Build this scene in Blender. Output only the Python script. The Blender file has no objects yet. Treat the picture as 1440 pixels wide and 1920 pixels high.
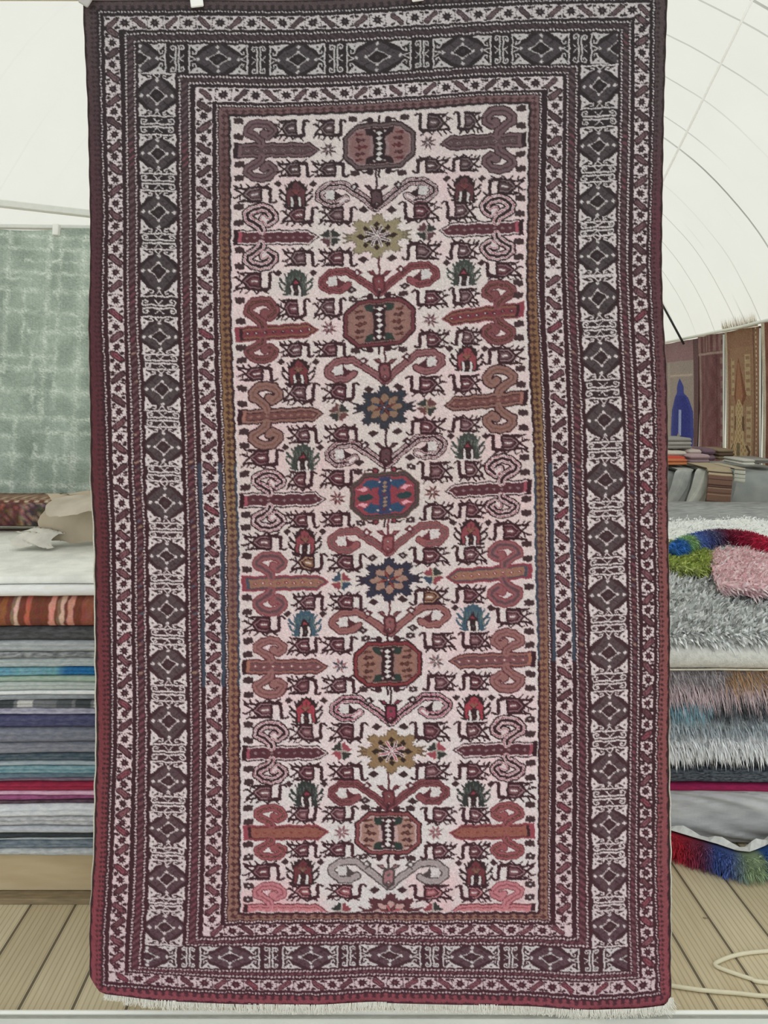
import sys; FASTRUG=False
WORLD, EXPO, SAT, GAIN, LIFT, NU, NV = 1.45, 0.0, .84, .97, 5.0, 720, 1240
import numpy as np, math
# ---------------------------------------------------------------- woven pattern of the big rug
K = 2.0                       # canvas samples per unit of the pattern drawing
X0, Y0, X1, Y1 = 140, -40, 1275, 1912
CW, CH = int((X1-X0)*K), int((Y1-Y0)*K)
canvas = np.zeros((CH, CW, 3), np.float32)
rngp = np.random.default_rng(7)
LINES = 14                    # outer edge, cord, band, band, cord, cord, main, main, cord, cord, band, band, cord, field
LT = """20 156 187 195 222 235.5 252 259 328 336 354 366 397 406 433
200 164.6 190.6 200 227 237.5 253.7 260.4 329 337.5 355 366.7 398 407 434.5
400 169 196 204.6 230.5 240 256.5 264 331.5 339 357.5 367.6 398 409 435.5
500 169.4 193.5 203 230.5 239.5 256 263.5 332 340 357.5 369 399 409.5 435.5
600 166.2 192 202.5 232.3 240.3 256.5 264.5 333 341.5 358.5 370 400.5 410.5 436.5
700 168 197.5 207 235 244.4 261.5 269.5 336.5 344.5 361.5 372 402.5 413 439.5
800 170 200.6 210.5 238 247.5 264.5 273 339.5 348.5 365.5 376 407 417.5 443.5
900 170.6 203 212.3 240.3 249.3 266.3 274 342 350.6 367.5 379 409.5 419.6 446
1000 178 207.5 217.5 245 254.5 271.2 278.8 346.3 354 372 383.5 413 423.5 450.5
1200 180 210 219.5 246.7 255.5 272.6 281 348 356.2 374 385 414.7 425.6 451.2
1300 181 211.5 220.4 248.5 257.8 274 282.3 350.4 358.5 376 386.4 416 426.5 452.2
1400 182 211 220.4 248.5 258 274 283 350.6 359.6 376.7 387 417 426 452.7
1500 179 207.2 216.5 245.6 255.8 272.8 281.2 350 358 375.5 386 417 427 453
1600 177.3 203.9 213.8 243 254.3 272 280.5 349 356.7 374 384.5 416 426 453.7
1700 170.3 199 209.6 239 250.7 268.6 277 345.5 353.8 371.5 382.3 414 424 453
1750 168 195.4 205 235.2 247 265.5 273.8 343 351.7 369.3 380.8 412.5 422.5 451
1800 168.5 195 204 234 244 262 270 341 350 368 379.5 411.5 421.5 450
1900 169 195 203 233 243 261 269 340 349 367 379 411 421 450"""
RT = """0 1251 1226 1218 1190.5 1182 1166.5 1159.5 1090 1082 1066 1056 1027.5 1015 990
200 1244.6 1224.8 1216.5 1190.4 1181 1165.4 1158.5 1089.4 1081 1064.4 1055.4 1027 1014.4 989.4
400 1241.5 1219.6 1214 1188 1177 1161 1155 1085.8 1079 1062 1053 1022.7 1011 987.2
500 1240.4 1217.5 1211 1186 1176 1161 1154.6 1085.8 1079 1062 1052 1021.7 1008 984.8
600 1243.5 1223.5 1215 1190 1180 1165 1157.5 1090 1082 1066.3 1056 1023 1011.5 986.2
700 1249.8 1227.5 1220.4 1195 1186 1170.6 1162 1095.6 1087.5 1071 1060.5 1029 1017 990.5
800 1251.9 1230 1223.7 1199.8 1191.3 1175.8 1168.4 1099.7 1091.5 1074 1064.4 1033.5 1020.8 996.5
900 1251.9 1230.6 1223.9 1200.8 1191.8 1178 1170.6 1101 1092.6 1075.8 1066 1037 1023.9 1000
1000 1252.5 1231 1224.3 1201.9 1192.8 1180 1172.7 1102.2 1093.8 1077.6 1068.5 1039.4 1025.8 1001
1100 1254.6 1233 1225.8 1203.4 1195.4 1181.5 1174.4 1104.4 1096 1080 1070.6 1040.6 1028.2 1002.8
1200 1256 1234 1226.9 1206.4 1197.6 1184 1177.4 1107.2 1099 1082.3 1072.7 1042.6 1031 1006.3
1300 1255 1233 1224.8 1205 1197.3 1184 1177 1109 1100.8 1084 1074 1043.5 1032 1007.3
1400 1253 1230.5 1222.8 1202 1195.6 1183 1176.8 1109.2 1100.8 1084 1073.8 1043.5 1032 1007.5
1500 1254.6 1230.5 1222 1200.8 1194.3 1182 1175.6 1110 1100.8 1084 1073.5 1043 1031.5 1007.2
1600 1256 1228.5 1221.8 1199.8 1193.3 1180 1173.8 1111 1100.6 1083.2 1072 1042.2 1030.3 1007.2
1700 1256.7 1230 1222.8 1200.2 1193.3 1180 1174.8 1110.5 1101 1083 1072 1042 1030 1007.5
1800 1257 1233.5 1228 1203.8 1196.7 1183.5 1176.5 1111 1102 1084 1073 1043 1031 1008
1900 1259.5 1238 1229 1206 1198.5 1185 1178 1112 1103 1085 1074 1044 1032 1008"""
TT = """150 1 23 31.5 56.5 65 78 83.5 137.5 143.5 156 164.5 190.5 198.5 223
300 0 22.5 30.5 56 62.8 77 82.3 136.8 143.2 155.5 164 190 198 222
400 0 21.5 29.7 56 62.3 78 83.8 138 144.3 156.3 164.3 190.3 198 221.8
500 1 23.3 31.1 56.2 64 79 85.4 141.3 147 159.2 166.5 193.3 200 219.8
600 0 22.3 30.2 54.7 62 76.7 83 138.7 144.8 156.5 164.8 190 196.3 216.7
700 -5 17.5 25 52 58.3 73 79 136.3 141 153.2 160.5 184.8 191.7 212.5
800 -12 10.5 19 46 53 67.8 74 128.3 134.2 146.2 154 179 185.2 206.3
900 -16 6 14.6 40.8 46.5 61.5 67.3 122.2 126.5 139.2 147 171 177.3 198
1000 -20 2 9.4 36.4 42.6 56.3 62.6 120.3 125 136.7 143.8 168.7 175 196.8
1100 -22 0 7.3 33.5 41.5 56.2 62.8 120.2 125 136.6 143.6 168.5 175 196.8
1270 -24 -3 4.6 32 41 56 62 120 125 136.6 143.6 168.5 175 196.8"""
BT = """150 1862 1845 1837 1819 1812 1807 1803 1773 1769 1762 1756 1738 1730 1711
200 1864 1848 1840 1822 1816 1812 1808 1774 1770.5 1762 1756 1738 1730 1711
300 1877 1853.6 1847.5 1828 1824 1817 1813.6 1775 1772 1762 1756 1737.6 1729.8 1711
400 1881 1860 1854.5 1834.7 1829.3 1820 1816 1775.4 1772 1762 1755.6 1737 1729.6 1711
500 1884.8 1863 1856.8 1838.7 1832.7 1821.8 1816.3 1775.4 1770.3 1758.8 1752.6 1733.8 1728.5 1710
600 1885.8 1864.6 1857.8 1838 1831.8 1821.2 1815.8 1773.9 1768.2 1756.4 1751.6 1733.2 1726.6 1709.8
700 1880 1857.8 1851.6 1831.8 1826.5 1815.5 1810 1771.4 1767.8 1756.2 1752.3 1733.7 1727.4 1709.8
800 1882.6 1860.6 1853.6 1833.7 1829 1818.7 1814.3 1774 1770 1758.6 1753.5 1734.7 1729 1709.8
900 1884.8 1863 1855.6 1835.4 1830 1819.7 1815.2 1774.3 1769.2 1758.2 1753.5 1733.8 1727.6 1708.8
1000 1886.5 1865.6 1858.7 1838 1832.8 1822.3 1817.6 1774 1769.4 1758.7 1753.6 1734.6 1727.6 1708.8
1100 1895.6 1874 1866.6 1843.4 1838.7 1828.2 1824.2 1780.4 1775.3 1762 1756 1736 1728 1709
1200 1893 1868 1861 1836.3 1832.2 1822.5 1818 1775.5 1770 1760 1755 1736 1728 1709
1270 1884 1857 1850 1828 1824 1815 1811 1770 1765 1757 1752 1735 1727 1709"""
def table(s):
    a = np.array([[float(v) for v in r.split()] for r in s.splitlines()])
    ts = a[:, 0]; vs = a[:, 1:]
    g = np.arange(-60, 1960, 1.0)
    out = np.stack([np.interp(g, ts, vs[:, i]) for i in range(LINES)], 1)
    k = np.hanning(61); k /= k.sum()                       # soften the joints of the measured curves
    pad = np.pad(out, ((30, 30), (0, 0)), mode='edge')
    sm = np.stack([np.convolve(pad[:, i], k, mode='valid') for i in range(LINES)], 1)
    return g, sm
TAB = {'L': table(LT), 'R': table(RT), 'T': table(TT), 'B': table(BT)}
def lines(side, t):
    g, sm = TAB[side]
    f = np.clip(t - g[0], 0, len(g)-1.001); i = int(f); f -= i
    return sm[i]*(1-f) + sm[i+1]*f
def C(r, g, b): return np.array([r, g, b], np.float32)
def mix(a, b, f): return a*(1-f) + b*f
def ramp(y, *st):                                          # colour stops blended by height: greyer at the top, redder lower down
    ys = [s[0] for s in st]; cs = np.array([s[1] for s in st], np.float32)
    return np.array([np.interp(y, ys, cs[:, k]) for k in range(3)], np.float32)
def dark(y):  return ramp(y, (0, (50, 44, 46)), (300, (56, 42, 45)), (600, (62, 38, 43)), (1000, (64, 36, 42)), (1500, (66, 38, 44)), (1880, (78, 40, 49)))
def dkb(y):   return ramp(y, (0, (48, 43, 45)), (500, (54, 43, 45)), (900, (68, 45, 50)), (1880, (76, 45, 52)))
def ivory(y): return ramp(y, (0, (188, 179, 180)), (200, (204, 190, 192)), (700, (214, 196, 196)), (1200, (222, 200, 202)), (1700, (222, 190, 194)), (1880, (212, 182, 186)))
def bone(y):  return ramp(y, (0, (176, 172, 172)), (500, (204, 196, 195)), (1000, (216, 202, 202)), (1500, (220, 208, 207)), (1880, (204, 192, 192)))
def mauve(y): return ramp(y, (0, (104, 86, 90)), (400, (112, 82, 88)), (900, (124, 80, 86)), (1400, (134, 82, 90)), (1880, (140, 80, 88)))
def slate(y): return ramp(y, (0, (72, 65, 69)), (600, (76, 66, 68)), (1200, (88, 70, 74)), (1880, (96, 66, 74)))
# ---- raster tools (drawing space = pattern units)
def _box(x0, y0, x1, y1):
    i0 = max(0, int((x0-X0)*K)-1); i1 = min(CW, int((x1-X0)*K)+2)
    j0 = max(0, int((y0-Y0)*K)-1); j1 = min(CH, int((y1-Y0)*K)+2)
    if i0 >= i1 or j0 >= j1: return None
    xs = X0 + (np.arange(i0, i1)+.5)/K; ys = Y0 + (np.arange(j0, j1)+.5)/K
    return i0, i1, j0, j1, xs[None, :], ys[:, None]
CLIP = [None]
def put(b, m, col):
    i0, i1, j0, j1 = b[:4]
    if CLIP[0] is not None: m = m & CLIP[0][j0:j1, i0:i1]
    canvas[j0:j1, i0:i1][m] = col
def poly(pts, col):
    p = np.asarray(pts, float); b = _box(p[:, 0].min(), p[:, 1].min(), p[:, 0].max(), p[:, 1].max())
    if b is None: return
    xs, ys = b[4], b[5]; m = np.zeros((ys.shape[0], xs.shape[1]), bool)
    q = np.roll(p, -1, 0)
    for (ax, ay), (bx, by) in zip(p, q):
        if ay == by: continue
        c = ((ys >= min(ay, by)) & (ys < max(ay, by)))
        m ^= c & (xs < ax + (ys-ay)*(bx-ax)/(by-ay))
    put(b, m, col)
def stroke(pts, w, col):
    p = np.asarray(pts, float); w = max(w, .9)
    b = _box(p[:, 0].min()-w, p[:, 1].min()-w, p[:, 0].max()+w, p[:, 1].max()+w)
    if b is None: return
    xs, ys = b[4], b[5]; m = np.zeros((ys.shape[0], xs.shape[1]), bool); r2 = (w/2)**2
    for (ax, ay), (bx, by) in zip(p[:-1], p[1:]):
        dx, dy = bx-ax, by-ay; L = dx*dx+dy*dy+1e-9
        t = np.clip(((xs-ax)*dx+(ys-ay)*dy)/L, 0, 1)
        m |= (xs-ax-t*dx)**2 + (ys-ay-t*dy)**2 < r2
    put(b, m, col)
def dot(x, y, rx, ry, col): poly([(x+rx*math.cos(a), y+ry*math.sin(a)) for a in np.linspace(0, 6.2832, 9)[:-1]], col)
def dia(x, y, rx, ry, col): poly([(x-rx, y), (x, y-ry), (x+rx, y), (x, y+ry)], col)
# ---- 1. stripes and cords, pixel by pixel
SP = {'L': np.array([27, 9.5, 28, 9.5, 16.5, 8, 68, 8.5, 17.5, 10.5, 30.5, 10, 26.5]),
      'T': np.array([22, 8, 26, 7, 14.5, 6, 56, 5.5, 12.5, 8, 25, 7, 21.5])}
SP['R'] = np.array([22, 8, 24, 9, 14.5, 7, 68, 8, 17, 10, 30, 12, 24.5]); SP['B'] = np.array([22, 7, 19.5, 6, 10.5, 4.5, 42, 5, 11, 5.5, 19, 6.5, 18.5])
def ground():
    xs = X0 + (np.arange(CW)+.5)/K; ys = Y0 + (np.arange(CH)+.5)/K
    idx = np.arange(LINES, dtype=float); D = np.empty((4, CH, CW), np.float32)
    for j, y in enumerate(ys):
        D[0, j] = np.interp(xs, lines('L', y), idx); r = lines('R', y)
        D[1, j] = np.interp(xs, r[::-1], idx[::-1])
    for i, x in enumerate(xs):
        D[2, :, i] = np.interp(ys, lines('T', x), idx); r = lines('B', x)
        D[3, :, i] = np.interp(ys, r[::-1], idx[::-1])
    side = D.argmin(0); d = D.min(0); del D
    al = np.where(side < 2, ys[:, None], xs[None, :]).astype(np.float32)
    Y = np.broadcast_to(ys[:, None], d.shape)
    def ym(f):                                             # colour by height on the rug
        t = np.stack([f(y) for y in np.arange(-60, 1960, 20)]); g = np.arange(-60, 1960, 20)
        return np.stack([np.interp(Y, g, t[:, k]) for k in range(3)], 2).astype(np.float32)
    DK = ym(dark); IV = ym(ivory); BN = ym(bone); MV = ym(mauve); DB = ym(dkb)
    canvas[:] = DK
    seg = np.minimum(d.astype(int), 12); fr = d-seg
    spa = np.stack([SP[s] for s in 'LRTB'])
    off = fr*spa[side, seg]                                # units from the segment's outer line
    hor = (side >= 2)
    def S(cond, col):
        canvas[cond] = col[cond] if col.ndim == 3 else col
    # outer guard stripe
    gd = ym(lambda y: ramp(y, (0, (84, 70, 72)), (200, (80, 60, 64)), (450, (86, 52, 60)), (700, (92, 48, 54)), (1000, (104, 48, 54)), (1250, (122, 54, 60)), (1500, (132, 60, 66)), (1700, (142, 62, 70)), (1880, (148, 68, 78))))
    gr = ym(lambda y: ramp(y, (0, (84, 70, 72)), (200, (78, 66, 68)), (420, (100, 56, 66)), (620, (96, 62, 66)), (800, (122, 72, 76)), (1000, (136, 78, 76)), (1300, (142, 78, 78)), (1880, (146, 66, 76))))
    gd = np.where((side == 1)[..., None], gr, gd)
    g = (seg == 0)
    S(g & (off > 3.2) & (off < np.where(hor, 17.5, 21.5)), gd)
    per = np.where(hor, 14.6, 9.2); ph = np.abs(((al+np.where(hor, 0, 3)) % per)/per-.5)*2   # 0 mid, 1 joint
    md = off - np.where(hor, 12, 13.5)
    S(g & (np.abs(md) < 2.4) & (ph > .62), DK*1.05)
    S(g & (np.abs(md) < .9) & (ph > .35), DK*1.15)
    S(g & (off > np.where(hor, 14.5, 17.5)) & (ph > .5), DK*1.05)
    # cords
    def cord(k, per, wa=1.9, slant=.5, jit=0):
        for s in range(4):
            m = (side == s) & (np.abs(d-k) < .5)
            if not m.any(): continue
            a, b = SP['LRTB'[s]][k-1], SP['LRTB'[s]][min(k, 12)]
            dd = (d-k)*np.where(d < k, a, b)
            pp = per*(1.0 if s < 2 else 1.12); sg = 1 if s < 2 else -1
            u = ((al + sg*slant*dd + jit) % pp)-pp/2
            q = (u/(pp*.345))**2+(dd/wa)**2 < 1
            S(m & (np.abs(dd) < 3.1), DK*.95); S(m & q, IV*.95)
    cord(1, 5.6, 1.5); cord(4, 5.9, jit=2); cord(5, 5.9, jit=1); cord(8, 5.9); cord(9, 5.9, jit=3)
    # twisted ribbon between the cords
    for s0 in (4, 8):
        m = (seg == s0) & (off > 3.4) & (off < spa[side, seg]-3.2)
        P = np.where(hor, 15.0, 13.6)
        u = ((al + np.where(hor, -1.3, .75)*(off-8)) % P)/P
        n = np.sin(al*.071+side*2)+np.sin(al*.023+1)
        cl = np.where((n > .9)[..., None], MV*.5+C(110, 50, 62)*.5, MV*.86)
        nt_ = np.sin(al*.31+side)*np.sin(al*.057+2); cl = np.where(((nt_ > .72) & (Y > 860) & (Y < 1300) & ~hor)[..., None], C(84, 84, 100)*1.0, cl); cl = np.where(((nt_ < -.72) & (Y > 640) & (Y < 1300) & ~hor)[..., None], C(150, 116, 98)*1.0, cl)
        cl = np.where((hor & (Y < 400))[..., None], MV*.72, cl)
        S(m & (u > .56), cl); S(m & (u <= .56), DK*1.18)
    # broad bands: light ground with a light rim
    for s0 in (2, 10): S(seg == s0, IV)
    # blue stretch in the plain stripes beside the inner band
    blue = C(62, 68, 84)
    bl = (~hor) & (Y > 868) & (Y < np.where(side == 0, 1288, 1240))
    S(bl & ((seg == 9) & (off > 3.6) | (seg == 11) & (off < 7)), blue)
    # main border ground
    S(seg == 6, DB)
    # inner stripe
    g = (seg == 12)
    w = spa[side, seg]
    cord(12, 5.3, 1.7)
    br = ym(lambda y: ramp(y, (180, (118, 88, 90)), (330, (104, 72, 74)), (470, (132, 92, 70)), (700, (136, 98, 68)), (960, (148, 112, 78)), (1100, (130, 92, 84)), (1230, (150, 104, 80)), (1500, (150, 100, 84)), (1720, (150, 104, 92))))
    st = g & (off > 3.4) & (off < w-6); S(st, br)
    P = np.where(hor, 15.2, 12.1); u = np.abs((al % P)/P-.5)*2; m2 = (off-3.4)/(w-9.4)
    tr = ym(lambda y: ramp(y, (180, (76, 52, 55)), (900, (82, 52, 44)), (1100, (98, 58, 62)), (1720, (92, 48, 50))))
    S(st & (u > .64) & (np.abs(m2-.52) < .30*(u-.3)/.7+.05), tr)
    S(st & (np.abs(m2-.52) < .10) & (u > .2), tr)
    S(st & (m2 > .86) & (u > .45), tr)
    S(g & (off >= w-6) & (off < w-.7), DK)
    S(bl & g & (off >= w-6) & (off < w-.7), blue)
    S(d > 12.93, BN)
    fieldm = d >= 12.999
    # field ground: ivory wool that has taken pink in places
    nz = np.zeros_like(d)
    for k, (fx, fy, a) in enumerate([(.021, .013, 1), (.043, .031, .8), (.09, .06, .5), (.013, .05, .6)]):
        nz += a*np.sin(xs[None, :]*fx*1.0+k*1.7+np.sin(ys[:, None]*fy*.7+k))*np.cos(ys[:, None]*fy+k*2.1+np.sin(xs[None, :]*fx))
    mid = np.exp(-((xs[None, :]-722)/95)**2)
    f = np.clip(.50+.30*nz-.45*mid, 0, 1)[..., None]
    f = np.clip(f - np.clip((330-Y)/300, 0, .3)[..., None], 0, 1)
    pk = ym(lambda y: ramp(y, (200, (206, 180, 182)), (500, (224, 192, 196)), (900, (222, 186, 188)), (1300, (230, 198, 202)), (1600, (234, 200, 204)), (1712, (230, 166, 172))))
    wh = ym(lambda y: ramp(y, (200, (206, 192, 190)), (450, (212, 200, 196)), (900, (212, 196, 192)), (1400, (224, 212, 212)), (1712, (218, 206, 204))))
    fc = wh*(1-f)+pk*f
    canvas[fieldm] = fc[fieldm]
    return fieldm
# ---- 2. border motifs
def mp(side, i0, i1, t, c, dc=0.0):
    l = lines(side, t); v = l[i0]+(l[i1]-l[i0])*c
    v += dc*(1 if side in 'LT' else -1)
    return (v, t) if side in 'LR' else (t, v)
def band_motifs(side, i0, i1, pos, first='S', d0=1, lo=0.0):
    ds = d0
    for k, t in enumerate(pos):
        y = t if side in 'LR' else mp(side, i0, i1, t, .5)[1]
        isS = (k % 2 == 0) == (first == 'S')
        dk = dark(y); n = rngp.random()
        mc = mix(mauve(y), C(150, 62, 78), .6 if (n > .8 and y > 480) else .05)
        if n < .2: mc = mauve(y)*.82
        q = (lambda a, c: mp(side, i0, i1, t+a, c))
        hz = 1.35 if side in 'TB' else 1.0
        if isS:
            a = 4.5*hz; s = ds
            pts = [q(-a*1.25, .5-.26*s), q(a*1.25, .5+.26*s)]
            stroke(pts, 12.8 if hz == 1 else 10.2, dk); stroke(pts, 8.0 if hz == 1 else 6.6, mc)
            for e in pts: stroke([(e[0]-3.4, e[1]), (e[0]+3.4, e[1])] if side in 'TB' else [(e[0], e[1]-3.2), (e[0], e[1]+3.2)], 3.2, mix(dk, mc, .5))
            stroke([q(-a*.55, .5-.12*s), q(a*.55, .5+.12*s)], 1.1, dk*1.15)
            for sg in (-1, 1):                             # hooked corner checks
                cc = .5-.33*s*sg; aa = a*1.3*sg
                x, yy = q(aa, cc); stroke([(x-1.8, yy), (x+1.8, yy)], 4.4, dk*.9)
                x, yy = q(aa*1.25, .5-.38*s*sg); dot(x, yy, 2.2, 2.2, dk)
            ds = -ds
        else:
            R = 8.8
            x, yy = q(0, .5); wv = abs(q(0, 1)[0]-q(0, 0)[0]) if side in 'LR' else abs(q(0, 1)[1]-q(0, 0)[1])
            ra = min(R, wv*.40)
            rx, ry = (ra, R*.95) if side in 'LR' else (R*1.15, ra)
            st = []
            for j in range(16):
                an = j*math.pi/8+math.pi/8; rr = 1.12 if j % 2 == 0 else .62
                st.append((x+rx*rr*math.cos(an), yy+ry*rr*math.sin(an)))
            poly(st, dk); dot(x, yy, rx*.62, ry*.62, dk)
            dia(x, yy, 2.6, 2.6, mix(mc, dk, .35))
            for sa in (-1, 1):
                for sc in (-1, 1):
                    stroke([q(sa*11.0*hz, .5+.16*sc), q(sa*11.6*hz, .5+.36*sc)], 1.7, dk)
                    xx, y2 = q(sa*9.6*hz, .5+.36*sc); stroke([(xx-1.6, y2), (xx+1.6, y2)], 3.6, dk if rngp.random() > .35 else dk*1.2)
                xx, y2 = q(sa*10.8*hz, .5); dot(xx, y2, 1.3, 1.1, dk)
def mainborder(side, units, tilt=0.0):
    # unit = (start, centre, end, bracket_end)
    M0, M1 = 6, 7
    for (a, ct, b, e) in units:
        ym_ = ct if side in 'LR' else 100 if side == 'T' else 1795
        iv = mix(ivory(ym_), bone(ym_), .6 if side in 'LR' else .95); dk = dkb(ym_); sl = slate(ym_)
        wid = 68.0 if side in 'LR' else (56.0 if side == 'T' else 41.0)
        def q(t, c, dc=0): return mp(side, M0, M1, t + tilt*(c-.5), c, dc)
        half = a is None or b is None
        lo = (2*ct-b) if a is None else a; hi = (2*ct-a) if b is None else b
        red = (side == 'L' and 700 < ct < 740) or (side == 'R' and 640 < ct < 690)
        if red: poly([q(lo+12, .5), q(ct, -.04), q(hi-12, .5), q(ct, 1.04)], C(100, 52, 62))
        # big diamond, arms in slightly lighter wool
        g = 1.0
        cm = (lo+hi)/2
        dmd = [q(lo+(ct-lo)*.10, .5), q(ct-3, -.01), q(ct+3, -.01), q(hi-(hi-ct)*.10, .5), q(ct+3, 1.01), q(ct-3, 1.01)]
        poly(dmd, sl)
        for sa in (-1, 1):
            for sc in (-1, 1):                             # mottled tufts in the diamond's arms
                L_ = (ct-lo) if sa < 0 else (hi-ct)
                for (fa, fc) in ((.22, .30), (.38, .20), (.50, .12)):
                    x, y = q(ct+sa*L_*fa, .5+sc*fc); dot(x, y, 2.0, 1.6, mix(sl, mauve(ym_), .4) if rngp.random() > .4 else dk*1.1)
        L0 = (ct-lo); L1 = (hi-ct)
        [stroke([q(ct+sa*(L0 if sa < 0 else L1)*.20, .5+sc*.13), q(ct+sa*(L0 if sa < 0 else L1)*.50, .5+sc*.33)], 1.3, dk) for sa in (-1, 1) for sc in (-1, 1)]
        poly([q(ct-L0*.36, .5), q(ct, .28), q(ct+L1*.36, .5), q(ct, .72)], dk)
        stroke([q(ct-L0*.38, .5), q(ct, .26), q(ct+L1*.38, .5), q(ct, .74), q(ct-L0*.38, .5)], 1.7, iv*.93)
        x, y = q(ct, .5); dia(x, y, 5, 4, slate(ym_)*.95); dot(x, y, 1.5, 1.4, dk)
        for (t, c) in ((ct-L0*.38, .5), (ct+L1*.38, .5), (ct, .25), (ct, .75)):
            x, y = q(t, c); dia(x, y, 3.6, 3.4, iv)
        for (t, c) in ((ct-L0*.70, .5), (ct+L1*.70, .5), (ct, .075), (ct, .925)):
            if half and ((a is None and t < ct-1) or (b is None and t > ct+1)): continue
            x, y = q(t, c); dia(x, y, 4.1, 3.9, iv); dot(x, y, 2.4, 2.4, iv)
        # framed ends with hooked corner triangles
        for (t0, s) in ((a, 1), (b, -1)):
            if t0 is None: continue
            Lh = (L0 if s > 0 else L1)
            dp = Lh*.66                                    # corner triangle, along
            for sc in (0, 1):
                cc = (lambda c: c if sc == 0 else 1-c)
                poly([q(t0, cc(.0)), q(t0+s*dp, cc(.0)), q(t0+s*dp*.40, cc(.24)), q(t0+s*dp*.28, cc(.195)), q(t0+s*dp*.06, cc(.05))], iv)
                x, y = q(t0+s*dp*.42, cc(.09)); dot(x, y, 2.2, 2.0, mix(dk, iv, .2))
                pass
                stroke([q(t0+s*dp*.40, cc(.24)), q(t0+s*dp*.30, cc(.335)), q(t0+s*dp*.17, cc(.33)), q(t0+s*dp*.18, cc(.25))], 2.3, iv)
            poly([q(t0+s*1, .36), q(t0+s*1, .64), q(t0+s*dp*.44, .5)], dk)
            stroke([q(t0+s*2, .41), q(t0+s*dp*.36, .5), q(t0+s*2, .59)], 1.9, iv)
            stroke([q(t0, .01), q(t0, .99)], 2.9, iv)
        if e is None: continue
        m = (b+e)/2; h = (e-b)/2
        poly([q(b+1, 0), q(b+1, 1), q(e-1, 1), q(e-1, 0)], dk)
        for s in (-1, 1):
            tt = m+s*min(2.9, h*.22); w = min(h*.62, 9.5)
            stroke([q(tt, .07), q(tt, .93)], 3.1, iv)
            for sc in (0, 1):
                cc = (lambda c: c if sc == 0 else 1-c)
                stroke([q(tt, cc(.09)), q(tt+s*w*.35, cc(.045)), q(tt+s*w*.85, cc(.06)), q(tt+s*w, cc(.13)), q(tt+s*w*.80, cc(.20)), q(tt+s*w*.45, cc(.18)), q(tt+s*w*.5, cc(.13))], 2.3, iv)
            stroke([q(tt+s*w*.85, .42), q(tt+s*w*.25, .5), q(tt+s*w*.85, .58)], 1.7, iv)
            stroke([q(tt+s*w*.85, .42), q(tt+s*w*1.0, .38)], 1.5, iv); stroke([q(tt+s*w*.85, .58), q(tt+s*w*1.0, .62)], 1.5, iv)
        for t0 in (b, e): stroke([q(t0, .01), q(t0, .99)], 2.9, iv)
def nums(s): return [float(v) for v in s.split()]
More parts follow.
